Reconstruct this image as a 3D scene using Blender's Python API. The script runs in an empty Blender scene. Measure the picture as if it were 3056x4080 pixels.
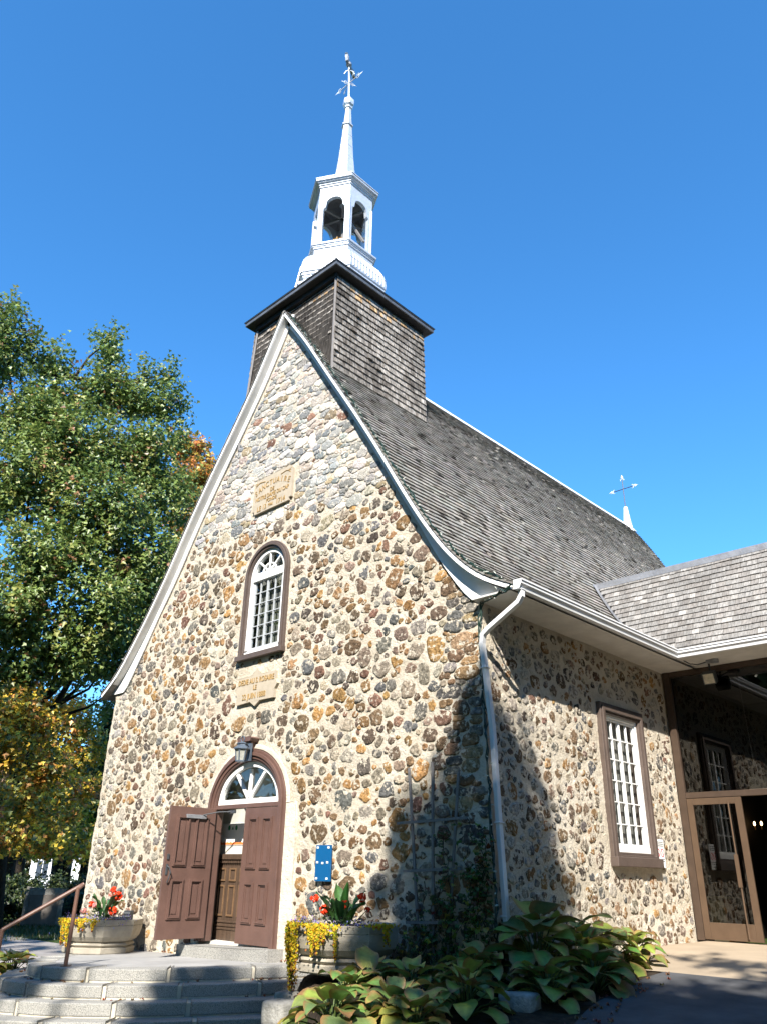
import bpy, math, random
import numpy as np
from mathutils import Vector, Matrix
from mathutils.geometry import tessellate_polygon

# ---------------------------------------------------------------- camera, world, sun
SC = bpy.context.scene
COL = SC.collection
camd = bpy.data.cameras.new('camera'); cam = bpy.data.objects.new('camera', camd); COL.objects.link(cam)
CAMP = Vector((11.7953, -8.9336, 1.0852))
_r = Vector((0.72364, 0.68994, 0.01786)); _u = Vector((0.28008, -0.31721, 0.90605)); _f = Vector((-0.63079, 0.65066, 0.42278))
cam.matrix_world = Matrix(((_r.x, _u.x, -_f.x, CAMP.x), (_r.y, _u.y, -_f.y, CAMP.y), (_r.z, _u.z, -_f.z, CAMP.z), (0, 0, 0, 1)))
camd.sensor_fit = 'VERTICAL'; camd.sensor_height = 24.0; camd.lens = 24.0*3093.15/4080; camd.clip_end = 2000
SC.camera = cam
SUN = Vector((0.45, -0.614, 0.648)).normalized()
W = bpy.data.worlds.new('World'); SC.world = W; W.use_nodes = True
nt = W.node_tree
sky = nt.nodes.new('ShaderNodeTexSky'); sky.sky_type = 'NISHITA'; sky.sun_disc = False
sky.sun_elevation = math.asin(SUN.z); sky.sun_rotation = math.atan2(SUN.x, SUN.y)
sky.air_density = 1.0; sky.dust_density = 0.0; sky.ozone_density = 10.0; sky.altitude = 50
bg = nt.nodes['Background']; bg.inputs['Strength'].default_value = 0.088
hs = nt.nodes.new('ShaderNodeHueSaturation'); hs.inputs['Hue'].default_value = 0.493; hs.inputs['Saturation'].default_value = 1.10
nt.links.new(sky.outputs[0], hs.inputs['Color']); nt.links.new(hs.outputs[0], bg.inputs['Color'])
sd = bpy.data.lights.new('sun', 'SUN'); sd.energy = 3.0; sd.angle = math.radians(0.53); sd.color = (1.0, 0.94, 0.85)
so = bpy.data.objects.new('sun', sd); COL.objects.link(so); so.rotation_euler = SUN.to_track_quat('Z', 'Y').to_euler(); so.location = (20, -30, 40)
SC.view_settings.view_transform = 'Standard'; SC.view_settings.look = 'None'; SC.view_settings.gamma = 1.0
SC.view_settings.exposure = 1.95
SC.cycles.max_bounces = 6; SC.cycles.transparent_max_bounces = 12

random.seed(7); RS = np.random.RandomState(11)
U = random.uniform

# ---------------------------------------------------------------- materials
def _mat(name):
    m = bpy.data.materials.new(name); m.use_nodes = True
    return m, m.node_tree, m.node_tree.nodes['Principled BSDF']
def _noise(t, scale, detail=5, rough=0.6, vec=None, stretch=None):
    n = t.nodes.new('ShaderNodeTexNoise'); n.inputs['Scale'].default_value = scale; n.inputs['Detail'].default_value = detail; n.inputs['Roughness'].default_value = rough
    tc = t.nodes.new('ShaderNodeTexCoord'); src = tc.outputs['Object']
    if stretch:
        mp = t.nodes.new('ShaderNodeMapping'); mp.inputs['Scale'].default_value = stretch; t.links.new(src, mp.inputs['Vector']); src = mp.outputs[0]
    t.links.new(src, n.inputs['Vector']); return n
def _ramp(t, src, stops):
    r = t.nodes.new('ShaderNodeValToRGB'); e = r.color_ramp.elements
    while len(e) < len(stops): e.new(0.5)
    for i, (p, c) in enumerate(stops): e[i].position = p; e[i].color = (c[0], c[1], c[2], 1)
    t.links.new(src, r.inputs[0]); return r
def _mul(t, a, b, fac=1.0, mode='MULTIPLY'):
    x = t.nodes.new('ShaderNodeMix'); x.data_type = 'RGBA'; x.blend_type = mode; x.inputs[0].default_value = fac
    t.links.new(a, x.inputs[6]); t.links.new(b, x.inputs[7]); return x.outputs[2]
def _bump(t, b, src, dist, strength=1.0):
    n = t.nodes.new('ShaderNodeBump'); n.inputs['Distance'].default_value = dist; n.inputs['Strength'].default_value = strength
    t.links.new(src, n.inputs['Height']); t.links.new(n.outputs[0], b.inputs['Normal'])
def solid(name, c, rough=0.6, var=0.12, nscale=6.0, bump=0.0, bscale=60.0, metal=0.0, spec=0.5, stretch=None):
    m, t, b = _mat(name)
    n = _noise(t, nscale, stretch=stretch)
    lo = tuple(max(0, k*(1-var)) for k in c); hi = tuple(min(1, k*(1+var)) for k in c)
    r = _ramp(t, n.outputs[0], [(0.3, lo), (0.7, hi)])
    t.links.new(r.outputs[0], b.inputs['Base Color'])
    b.inputs['Roughness'].default_value = rough; b.inputs['Metallic'].default_value = metal; b.inputs['Specular IOR Level'].default_value = spec
    if bump: _bump(t, b, _noise(t, bscale, 6, 0.65).outputs[0], bump)
    return m
def attr(name, rough=0.7, var=0.25, nscale=20.0, bump=0.0, bscale=60.0, stretch=None, spec=0.4, mortar=None, trans=0.0, sharp=False, blotch=0.0):
    m, t, b = _mat(name)
    a = t.nodes.new('ShaderNodeAttribute'); a.attribute_name = 'Col'
    n = _noise(t, nscale, 6, 0.65, stretch=stretch)
    lo, hi = ((0.42, 0.58) if sharp else (0.28, 0.72))
    r = _ramp(t, n.outputs[0], [(lo, (1-var,)*3), (hi, (1+var,)*3)])
    c = _mul(t, a.outputs['Color'], r.outputs[0])
    if blotch:
        nb = _noise(t, 0.9, 4, 0.6, stretch=(1, 1, 0.6)); rb = _ramp(t, nb.outputs[0], [(0.38, (1-blotch,)*3), (0.64, (1+blotch,)*3)]); c = _mul(t, c, rb.outputs[0])
    if mortar:
        n2 = _noise(t, 9.0, 7, 0.7); mk = _ramp(t, n2.outputs[0], [(mortar[0], (0, 0, 0)), (mortar[0]+0.02, (1, 1, 1))])
        x = t.nodes.new('ShaderNodeMix'); x.data_type = 'RGBA'; t.links.new(mk.outputs[0], x.inputs[0]); t.links.new(c, x.inputs[6]); x.inputs[7].default_value = (*mortar[1], 1); c = x.outputs[2]
    t.links.new(c, b.inputs['Base Color'])
    b.inputs['Roughness'].default_value = rough; b.inputs['Specular IOR Level'].default_value = spec
    if bump: _bump(t, b, _noise(t, bscale, 6, 0.7, stretch=stretch).outputs[0], bump)
    if trans:
        tr = t.nodes.new('ShaderNodeBsdfTranslucent'); t.links.new(c, tr.inputs[0]); mx = t.nodes.new('ShaderNodeMixShader'); mx.inputs[0].default_value = trans
        t.links.new(b.outputs[0], mx.inputs[1]); t.links.new(tr.outputs[0], mx.inputs[2]); t.links.new(mx.outputs[0], t.nodes['Material Output'].inputs[0])
    return m
def glass(name, tint=(0.8, 0.85, 0.85), minr=0.06):
    m, t, b = _mat(name); t.nodes.remove(b)
    tr = t.nodes.new('ShaderNodeBsdfTransparent'); tr.inputs[0].default_value = (*tint, 1)
    gl = t.nodes.new('ShaderNodeBsdfGlossy'); gl.inputs['Roughness'].default_value = 0.01
    fc = t.nodes.new('ShaderNodeLayerWeight'); fc.inputs[0].default_value = 0.5
    fr = t.nodes.new('ShaderNodeMath'); fr.operation = 'POWER'; fr.inputs[1].default_value = 4.0; t.links.new(fc.outputs['Facing'], fr.inputs[0])
    ma = t.nodes.new('ShaderNodeMath'); ma.operation = 'MULTIPLY_ADD'; ma.inputs[1].default_value = 1.0; ma.inputs[2].default_value = minr; ma.use_clamp = True
    mx = t.nodes.new('ShaderNodeMixShader'); t.links.new(fr.outputs[0], ma.inputs[0]); t.links.new(ma.outputs[0], mx.inputs[0])
    t.links.new(tr.outputs[0], mx.inputs[1]); t.links.new(gl.outputs[0], mx.inputs[2]); t.links.new(mx.outputs[0], t.nodes['Material Output'].inputs[0])
    return m
MORT = (0.59, 0.525, 0.42)
M = {}
def mortar_mat():
    m, t, b = _mat('lime_mortar')
    n = _noise(t, 1.6, 8, 0.62); r = _ramp(t, n.outputs[0], [(0.25, (0.46, 0.395, 0.30)), (0.5, (0.60, 0.535, 0.43)), (0.72, (0.70, 0.645, 0.55))])
    n2 = _noise(t, 24, 8, 0.7); r2 = _ramp(t, n2.outputs[0], [(0.3, (0.80,)*3), (0.55, (1.0,)*3)])
    n3 = _noise(t, 0.8, 6, 0.6); r3 = _ramp(t, n3.outputs[0], [(0.56, (1, 1, 1)), (0.72, (0.80, 0.78, 0.75))])
    c = _mul(t, r.outputs[0], r2.outputs[0]); c = _mul(t, c, r3.outputs[0])
    t.links.new(c, b.inputs['Base Color']); b.inputs['Roughness'].default_value = 0.95; b.inputs['Specular IOR Level'].default_value = 0.15
    _bump(t, b, _noise(t, 14, 9, 0.72).outputs[0], 0.05)
    return m
M['mortar'] = mortar_mat()
M['stone'] = attr('field_stone', 0.9, 0.7, 18, 0.055, 20, mortar=(0.555, MORT), spec=0.15)
M['stone_smeared'] = attr('field_stone_smeared', 0.9, 0.7, 18, 0.055, 20, mortar=(0.515, (0.56, 0.50, 0.41)), spec=0.2)
M['granite_stone'] = attr('gable_stone', 0.9, 0.5, 45, 0.04, 26, mortar=(0.565, (0.66, 0.61, 0.52)), spec=0.2)
M['plaster'] = solid('pale_plaster', (0.60, 0.545, 0.45), 0.95, 0.18, 2.2, 0.03, 18, spec=0.1)
M['shingle'] = attr('weathered_shingle', 0.9, 0.30, 7, 0.006, 60, spec=0.12, blotch=0.16)
M['tower_shingle'] = attr('tower_shingle', 0.9, 0.95, 4.5, 0.01, 50, stretch=(6, 6, 0.9), spec=0.12, blotch=0.42)
M['wing_shingle'] = attr('wing_shingle', 0.9, 0.5, 9, 0.006, 60, stretch=(5, 1, 1), spec=0.12, blotch=0.12)
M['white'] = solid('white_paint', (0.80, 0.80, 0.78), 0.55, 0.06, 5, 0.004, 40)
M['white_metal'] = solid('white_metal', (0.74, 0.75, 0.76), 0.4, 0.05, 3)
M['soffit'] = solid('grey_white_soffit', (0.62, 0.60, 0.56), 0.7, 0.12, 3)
M['grey_paint'] = solid('grey_white_sash', (0.42, 0.44, 0.455), 0.5, 0.05, 5)
M['silver'] = solid('silver_painted_metal', (0.56, 0.60, 0.65), 0.38, 0.12, 3, 0.014, 7, metal=0.35)
M['tin'] = solid('grey_tin', (0.30, 0.31, 0.33), 0.45, 0.2, 6, 0.006, 20, metal=0.5)
M['darktin'] = solid('dark_tin', (0.12, 0.13, 0.145), 0.45, 0.3, 6, 0.006, 20, metal=0.3)
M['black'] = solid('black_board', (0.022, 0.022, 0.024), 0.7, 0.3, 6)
M['iron'] = solid('dark_iron', (0.05, 0.055, 0.06), 0.5, 0.3, 10)
M['brown'] = solid('brown_paint', (0.118, 0.066, 0.052), 0.5, 0.16, 3, 0.003, 30)
M['brown_trim'] = solid('dark_brown_trim', (0.095, 0.070, 0.058), 0.5, 0.15, 6, 0.003, 30)
M['bronze'] = solid('bronze_frame', (0.085, 0.058, 0.042), 0.4, 0.12, 6, metal=0.3)
M['bronze_light'] = solid('tan_bronze_frame', (0.12, 0.078, 0.050), 0.4, 0.1, 6, metal=0.3)
M['plaque'] = solid('plaque_stone', (0.41, 0.355, 0.275), 0.85, 0.10, 7, 0.006, 50, spec=0.15)
M['ochre'] = solid('ochre_paint', (0.34, 0.22, 0.085), 0.7, 0.2, 20)
M['blue'] = solid('blue_panel', (0.003, 0.085, 0.23), 0.35, 0.06, 5)
M['glass'] = glass('window_glass', (0.90, 0.92, 0.92), 0.05)
M['doorglass'] = glass('door_glass', (0.35, 0.35, 0.34), 0.07)
M['blind'] = solid('grey_blind', (0.20, 0.195, 0.18), 0.9, 0.3, 2.5, stretch=(1, 3, 0.5))
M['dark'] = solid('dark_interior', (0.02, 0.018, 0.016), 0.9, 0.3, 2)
M['room'] = solid('shaded_room', (0.42, 0.40, 0.36), 0.9, 0.2, 2)
M['curtain'] = solid('pale_inner_wall', (0.62, 0.60, 0.54), 0.9, 0.15, 3)
M['oldwood'] = solid('old_varnished_wood', (0.075, 0.048, 0.032), 0.5, 0.35, 5, 0.004, 30, stretch=(6, 6, 0.6))
M['goldwood'] = solid('golden_moulding', (0.145, 0.085, 0.045), 0.5, 0.25, 10)
def granite():
    m, t, b = _mat('grey_granite')
    n = _noise(t, 110, 3, 0.7); r = _ramp(t, n.outputs[0], [(0.36, (0.09, 0.09, 0.093)), (0.46, (0.27, 0.268, 0.258)), (0.6, (0.40, 0.39, 0.365))])
    n2 = _noise(t, 1.3, 6, 0.6); r2 = _ramp(t, n2.outputs[0], [(0.3, (0.8, 0.79, 0.77)), (0.65, (1.05, 1.04, 1.0))])
    n3 = _noise(t, 1.7, 4, 0.6); r3 = _ramp(t, n3.outputs[0], [(0.66, (1, 1, 1)), (0.78, (0.95, 0.68, 0.34))])
    c = _mul(t, _mul(t, r.outputs[0], r2.outputs[0]), r3.outputs[0])
    t.links.new(c, b.inputs['Base Color']); b.inputs['Roughness'].default_value = 0.85; b.inputs['Specular IOR Level'].default_value = 0.25
    _bump(t, b, _noise(t, 45, 6, 0.7).outputs[0], 0.012); return m
M['granite'] = granite()
M['joint'] = solid('pale_joint', (0.55, 0.50, 0.40), 0.95, 0.15, 10)
M['concrete'] = solid('aggregate_concrete', (0.36, 0.325, 0.265), 0.9, 0.18, 5, 0.01, 70, spec=0.2)
M['flag'] = solid('grey_flagstone', (0.31, 0.305, 0.295), 0.9, 0.16, 1.4, 0.012, 26, spec=0.2)
M['slab'] = solid('tan_concrete', (0.36, 0.29, 0.21), 0.9, 0.14, 1.2, 0.006, 40, spec=0.2)
M['asphalt'] = solid('asphalt', (0.085, 0.086, 0.09), 0.92, 0.3, 2.0, 0.008, 160, spec=0.25)
M['soil'] = solid('dark_soil', (0.055, 0.041, 0.029), 0.95, 0.5, 9, 0.05, 25, spec=0.1)
M['grass'] = solid('lawn', (0.055, 0.085, 0.022), 0.95, 0.5, 3, 0.06, 40, spec=0.1)
M['pathgrey'] = solid('grey_path', (0.26, 0.24, 0.225), 0.95, 0.2, 1.5, 0.006, 60, spec=0.15)
M['rail'] = solid('brown_rail_paint', (0.135, 0.070, 0.050), 0.45, 0.15, 12, 0.002, 60)
M['bark'] = solid('dark_bark', (0.045, 0.036, 0.028), 0.95, 0.55, 8, 0.05, 14, stretch=(3, 3, 0.7), spec=0.1)
M['greybark'] = solid('grey_bark', (0.15, 0.135, 0.115), 0.95, 0.45, 6, 0.03, 14, stretch=(3, 3, 0.7), spec=0.1)
M['leaf'] = attr('tree_leaf', 0.42, 0.30, 3, trans=0.34, spec=0.6)
M['hosta'] = attr('hosta_leaf', 0.42, 0.22, 16, 0.006, 40, trans=0.22, spec=0.5)
M['petal'] = attr('petal', 0.6, 0.15, 30, trans=0.25, spec=0.2)
M['cable'] = solid('dark_green_cable', (0.012, 0.035, 0.024), 0.5, 0.3, 20)
M['bulb'] = solid('clear_bulb', (0.60, 0.62, 0.55), 0.2, 0.1, 20)
M['greywood'] = solid('weathered_trellis', (0.17, 0.16, 0.155), 0.8, 0.25, 12, 0.004, 60, stretch=(6, 6, 1))
M['bellmetal'] = solid('green_bronze', (0.24, 0.30, 0.235), 0.6, 0.4, 12, 0.01, 20, metal=0.2)
M['gold'] = solid('gilt_iron', (0.36, 0.20, 0.055), 0.5, 0.3, 20)
M['stonegrey'] = solid('rough_grey_stone', (0.30, 0.29, 0.265), 0.95, 0.3, 6, 0.03, 20, spec=0.15)
M['headstone'] = solid('marker_face', (0.19, 0.165, 0.145), 0.8, 0.2, 5, 0.006, 40)
M['siding'] = solid('white_siding', (0.76, 0.77, 0.78), 0.7, 0.06, 1)
M['winglass'] = solid('far_window', (0.05, 0.065, 0.085), 0.2, 0.3, 0.6)
M['yellowpaint'] = solid('yellow_paint', (0.62, 0.40, 0.03), 0.6, 0.1, 6)
M['paper'] = solid('white_paper', (0.78, 0.78, 0.76), 0.8, 0.04, 8)
M['red'] = solid('red_ink', (0.62, 0.04, 0.06), 0.7, 0.05, 8)
M['ink'] = solid('dark_ink', (0.05, 0.06, 0.06), 0.7, 0.1, 8)
M['greenink'] = solid('green_ink', (0.02, 0.22, 0.09), 0.7, 0.1, 8)
M['orangeink'] = solid('orange_ink', (0.75, 0.20, 0.05), 0.7, 0.25, 30)
M['cream'] = solid('cream_paint', (0.70, 0.64, 0.42), 0.6, 0.08, 4)
M['lampwhite'] = solid('white_box_plastic', (0.80, 0.78, 0.70), 0.5, 0.03, 4)
M['orangewood'] = solid('orange_wood', (0.35, 0.15, 0.035), 0.5, 0.2, 8)
M['lampglass'] = solid('milky_lamp_glass', (0.33, 0.33, 0.29), 0.15, 0.25, 18)
M['floodglass'] = solid('flood_reflector', (0.62, 0.55, 0.40), 0.25, 0.25, 14)
M['steel_blue'] = solid('blue_grey_lantern', (0.10, 0.13, 0.17), 0.45, 0.2, 12, metal=0.3)
def emit(name, c, s):
    m, t, b = _mat(name); b.inputs['Base Color'].default_value = (*c, 1); b.inputs['Emission Color'].default_value = (*c, 1); b.inputs['Emission Strength'].default_value = s; return m
M['flame'] = emit('small_lamp_glow', (1.0, 0.62, 0.28), 3.0)

# ---------------------------------------------------------------- mesh helpers
WL = {}
def V3(*a): return np.array(a, float)
class MB:
    def __init__(s): s.v = []; s.f = []; s.c = []; s.mi = []; s.k = 0
    def add(s, vs, fs, col=None, mi=0):
        o = len(s.v); s.v += [tuple(map(float, p)) for p in vs]
        s.f += [tuple(i+o for i in f) for f in fs]; s.mi += [mi]*len(fs)
        if col is not None and len(np.shape(col)) == 2: s.c += [tuple(c) for c in col]
        else: s.c += [tuple(col) if col is not None else (0.5, 0.5, 0.5)]*len(vs)
        return s
    def box(s, x0, x1, y0, y1, z0, z1, col=None):
        return s.add([(x, y, z) for x in (x0, x1) for y in (y0, y1) for z in (z0, z1)],
                     [(0, 1, 3, 2), (4, 6, 7, 5), (0, 4, 5, 1), (2, 3, 7, 6), (0, 2, 6, 4), (1, 5, 7, 3)], col)
    def obox(s, o, ax, ay, az, col=None):
        o, ax, ay, az = map(lambda q: np.array(q, float), (o, ax, ay, az))
        return s.add([o+i*ax+j*ay+k*az for i in (0, 1) for j in (0, 1) for k in (0, 1)],
                     [(0, 1, 3, 2), (4, 6, 7, 5), (0, 4, 5, 1), (2, 3, 7, 6), (0, 2, 6, 4), (1, 5, 7, 3)], col)
    def beam(s, a, b, w, h, up=(0, 0, 1), col=None):
        a, b, up = V3(*a), V3(*b), V3(*up); d = b-a; x = np.cross(d, up); x /= np.linalg.norm(x); y = np.cross(x, d); y /= np.linalg.norm(y)
        return s.obox(a-x*w/2-y*h/2, d, x*w, y*h, col)
    def prism(s, poly, fn, d0, d1, col=None, caps=True):
        n = len(poly); vs = [fn(u, v, d0) for u, v in poly]+[fn(u, v, d1) for u, v in poly]
        fs = [(i, (i+1) % n, n+(i+1) % n, n+i) for i in range(n)]
        if caps:
            tr = tessellate_polygon([[Vector((u, v, 0)) for u, v in poly]])
            fs += [tuple(t) for t in tr]+[tuple(n+i for i in reversed(t)) for t in tr]
        return s.add(vs, fs, col)
    def band(s, outer, inner, fn, d0, d1, closed=False, col=None):
        n = len(outer); vs = []
        for path, d in ((outer, d0), (inner, d0), (inner, d1), (outer, d1)): vs += [fn(u, v, d) for u, v in path]
        fs = []; rng = n if closed else n-1
        for i in range(rng):
            j = (i+1) % n
            for k in range(4): a, b = k*n, ((k+1) % 4)*n; fs.append((a+i, a+j, b+j, b+i))
        if not closed: fs += [(0, n, 2*n, 3*n), (n-1, 2*n-1, 3*n-1, 4*n-1)]
        return s.add(vs, fs, col)
    def tube(s, pts, r, seg=8, col=None, cap=True):
        pts = [V3(*p) for p in pts]; n = len(pts); rs = r if hasattr(r, '__len__') else [r]*n
        vs = []; ref = None
        for i, p in enumerate(pts):
            d = pts[min(i+1, n-1)]-pts[max(i-1, 0)]; d = d/(np.linalg.norm(d)+1e-9)
            if ref is None: ref = np.array((0, 0, 1.)) if abs(d[2]) < 0.9 else np.array((1., 0, 0))
            x = np.cross(d, ref); x /= np.linalg.norm(x)+1e-9; y = np.cross(d, x); ref = np.cross(x, d)
            vs += [p+rs[i]*(math.cos(2*math.pi*k/seg)*x+math.sin(2*math.pi*k/seg)*y) for k in range(seg)]
        fs = [(i*seg+k, i*seg+(k+1) % seg, (i+1)*seg+(k+1) % seg, (i+1)*seg+k) for i in range(n-1) for k in range(seg)]
        if cap: fs += [tuple(range(seg-1, -1, -1)), tuple((n-1)*seg+k for k in range(seg))]
        return s.add(vs, fs, col)
    def lathe(s, prof, cx, cy, seg=12, ph=0.0, col=None, cap=True):
        vs = [(cx+R*math.cos(ph+2*math.pi*k/seg), cy+R*math.sin(ph+2*math.pi*k/seg), z) for R, z in prof for k in range(seg)]
        n = len(prof); fs = [(i*seg+k, i*seg+(k+1) % seg, (i+1)*seg+(k+1) % seg, (i+1)*seg+k) for i in range(n-1) for k in range(seg)]
        if cap: fs += [tuple(range(seg-1, -1, -1)), tuple((n-1)*seg+k for k in range(seg))]
        return s.add(vs, fs, col)
    def ball(s, c, r, seg=8, rings=5, col=None, sq=(1, 1, 1)):
        vs = []; 
        for i in range(rings+1):
            t = math.pi*i/rings
            for k in range(seg): p = 2*math.pi*k/seg; vs.append((c[0]+sq[0]*r*math.sin(t)*math.cos(p), c[1]+sq[1]*r*math.sin(t)*math.sin(p), c[2]+sq[2]*r*math.cos(t)))
        fs = [(i*seg+k, (i+1)*seg+k, (i+1)*seg+(k+1) % seg, i*seg+(k+1) % seg) for i in range(rings) for k in range(seg)]
        return s.add(vs, fs, col)
    def build(s, name, mat, parent=None, smooth=False, bevel=0.0, loc=None, sub=0):
        me = bpy.data.meshes.new(name); base = V3(0, 0, 0)
        if parent is not None: base = WL[parent.name]
        elif loc is not None: base = V3(*loc)
        v = np.array(s.v, float)-base
        me.from_pydata(v.tolist(), [], s.f)
        ca = me.color_attributes.new('Col', 'FLOAT_COLOR', 'POINT')
        ca.data.foreach_set('color', np.concatenate([np.array(s.c, float), np.ones((len(s.c), 1))], 1).astype(np.float32).ravel())
        for mm in (mat if isinstance(mat, (list, tuple)) else [mat]): me.materials.append(mm)
        if isinstance(mat, (list, tuple)): me.polygons.foreach_set('material_index', s.mi)
        if smooth: me.polygons.foreach_set('use_smooth', [True]*len(me.polygons))
        me.update()
        o = bpy.data.objects.new(name, me); COL.objects.link(o)
        if parent is not None: o.parent = parent
        else: o.location = tuple(base)
        WL[o.name] = base
        if bevel:
            b = o.modifiers.new('bevel', 'BEVEL'); b.width = bevel; b.segments = 2; b.limit_method = 'ANGLE'; b.angle_limit = math.radians(40)
        if sub:
            b = o.modifiers.new('sub', 'SUBSURF'); b.levels = sub; b.render_levels = sub
        return o
def tag(o, label=None, cat=None, group=None, kind=None):
    for k, v in (('label', label), ('category', cat), ('group', group), ('kind', kind)):
        if v: o[k] = v
    return o
def thing(name, label, cat, loc, group=None):
    o = bpy.data.objects.new(name, None); COL.objects.link(o); o.location = loc; o.empty_display_size = 0.1; WL[o.name] = V3(*loc)
    return tag(o, label, cat, group)
def fast_mesh(name, verts, faces_n, mat, cols, parent=None, loc=None, smooth=False):
    # verts (N,3); faces: (F,k) array
    base = WL[parent.name] if parent is not None else (V3(*loc) if loc is not None else V3(0, 0, 0))
    me = bpy.data.meshes.new(name); F, k = faces_n.shape
    me.vertices.add(len(verts)); me.vertices.foreach_set('co', (verts-base).astype(np.float32).ravel())
    me.loops.add(F*k); me.loops.foreach_set('vertex_index', faces_n.astype(np.int32).ravel())
    me.polygons.add(F); me.polygons.foreach_set('loop_start', np.arange(0, F*k, k, dtype=np.int32))
    me.polygons.foreach_set('loop_total', np.full(F, k, np.int32))
    if smooth: me.polygons.foreach_set('use_smooth', [True]*F)
    me.update(calc_edges=True)
    ca = me.color_attributes.new('Col', 'FLOAT_COLOR', 'POINT')
    ca.data.foreach_set('color', np.concatenate([cols, np.ones((len(cols), 1))], 1).astype(np.float32).ravel())
    me.materials.append(mat); me.validate()
    o = bpy.data.objects.new(name, me); COL.objects.link(o)
    if parent is not None: o.parent = parent
    else: o.location = tuple(base)
    WL[o.name] = base
    return o
def text_mb(mb, txt, size, fn, depth, sx=1.0, align='CENTER', shear=0.0):
    cu = bpy.data.curves.new('t', 'FONT'); cu.body = txt; cu.size = size; cu.align_x = align; cu.extrude = 0.5; cu.resolution_u = 3
    ob = bpy.data.objects.new('t', cu); COL.objects.link(ob); dg = bpy.context.evaluated_depsgraph_get()
    me = bpy.data.meshes.new_from_object(ob.evaluated_get(dg))
    mb.add([fn(v.co.x*sx, v.co.y, (v.co.z+0.5)*depth) for v in me.vertices], [tuple(p.vertices) for p in me.polygons])
    bpy.data.objects.remove(ob); bpy.data.curves.remove(cu); bpy.data.meshes.remove(me)
def jit(c, k): return tuple(max(0.004, x*(1+U(-k, k))) for x in c)
FX = lambda y: (lambda u, v, d: (u, y-d, v))          # facade plane: u=x, v=z, d outwards (-y)
SX = lambda x: (lambda u, v, d: (x+d, u, v))          # right side plane: u=y, v=z, d outwards (+x)
def arch(x0, x1, z0, zs, rise, n=28):
    cx, hw = (x0+x1)/2, (x1-x0)/2
    return [(x0, z0)]+[(cx-hw*math.cos(math.pi*i/n), zs+rise*math.sin(math.pi*i/n)) for i in range(n+1)]+[(x1, z0)]

# ---------------------------------------------------------------- shared measures
RP = [(0, 12.97), (0.9, 11.71), (1.76, 10.37), (2.56, 9.15), (3.22, 8.09), (3.73, 7.22), (4.22, 6.42), (4.67, 5.78), (5.06, 5.35), (5.42, 5.06), (5.92, 4.83)]
LP = [(0, 12.97), (-0.93, 11.33), (-1.56, 10.41), (-2.19, 9.54), (-2.93, 8.45), (-3.63, 7.27), (-4.25, 6.38), (-4.79, 5.70), (-5.26, 5.15), (-5.80, 4.80)]
def smooth_prof(P, n=60):
    P = np.array(P, float); t = np.concatenate([[0], np.cumsum(np.hypot(*np.diff(P, axis=0).T))]); tt = np.linspace(0, t[-1], n)
    x = np.interp(tt, t, P[:, 0]); z = np.interp(tt, t, P[:, 1])
    for _ in range(4): x[1:-1] = (x[:-2]+2*x[1:-1]+x[2:])/4; z[1:-1] = (z[:-2]+2*z[1:-1]+z[2:])/4
    return np.stack([x, z], 1)
RPS = smooth_prof(RP); LPS = smooth_prof(LP)
def offset(P, d):     # inward/down normal offset
    T = np.gradient(P, axis=0); T /= np.linalg.norm(T, axis=1)[:, None]
    N = np.stack([T[:, 1], -T[:, 0]], 1)
    if P[-1, 0] < 0: N = -N
    return P+N*d
WXR, WXL = 5.2, -5.5
def roof_x(z, P): return np.interp(z, P[::-1, 1], P[::-1, 0])
def groundz(x, y):
    x = np.asarray(x, float); y = np.asarray(y, float)
    ramp = np.clip(-0.5+0.06*(y+6), -0.62, 0.12)
    ss = lambda a, b, t: (lambda k: k*k*(3-2*k))(np.clip((t-a)/(b-a), 0, 1))
    dip = -0.20*ss(-6.0, -4.4, x)*(1-ss(3.2, 5.0, x))*(1-ss(-1.6, -0.4, y))
    k = ss(3.6, 5.4, x)
    bed = -0.10-0.14*np.clip(-0.6-y, 0, 3)
    xb = 2.3+1.6*np.clip(-1.0-y, 0, 9); inbed = ss(0.0, 0.55, x-xb)*(1-ss(5.2, 6.6, x))*(1-ss(0.5, 2.5, y))*ss(-3.3, -2.85, y)
    g = (-0.66+dip)*(1-k)+ramp*k
    g = g*(1-inbed)+np.maximum(bed, -0.55)*inbed
    return g

# ---------------------------------------------------------------- church root
church = thing('stone_church', 'old fieldstone church with steep shingled roof and silver belfry', 'church', (0, 0, -0.6))
TERR = lambda x: -0.2+0.03*x

def in_door(x, z, m=0.0):
    cx, hw = -0.08, 1.115+m
    if abs(x-cx) > hw: return False
    return z < 2.12 or ((x-cx)/hw)**2+((z-2.12)/(0.98+m))**2 < 1
def in_win(x, z, m=0.0):
    cx, hw = -0.035, 0.69+m
    if abs(x-cx) > hw or z < 4.84-m: return False
    return z < 6.5 or ((x-cx)/hw)**2+((z-6.5)/(0.69+m))**2 < 1
def in_p1(x, z, m=0.0): return -0.74-m < x < 0.60+m and 7.93-m < z < 8.80+m
def in_p2(x, z, m=0.0): return -0.68-m < x < 0.58+m and 3.86-m < z < 4.62+m
def in_plaster(x, z):
    if 1.0 < x < 1.33+0.06*math.sin(z*5) and z < 2.3: return True
    cx = -0.08; r = ((x-cx)/1.26)**2+((z-2.15)/1.10)**2
    return z > 2.1 and r < 1
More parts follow.
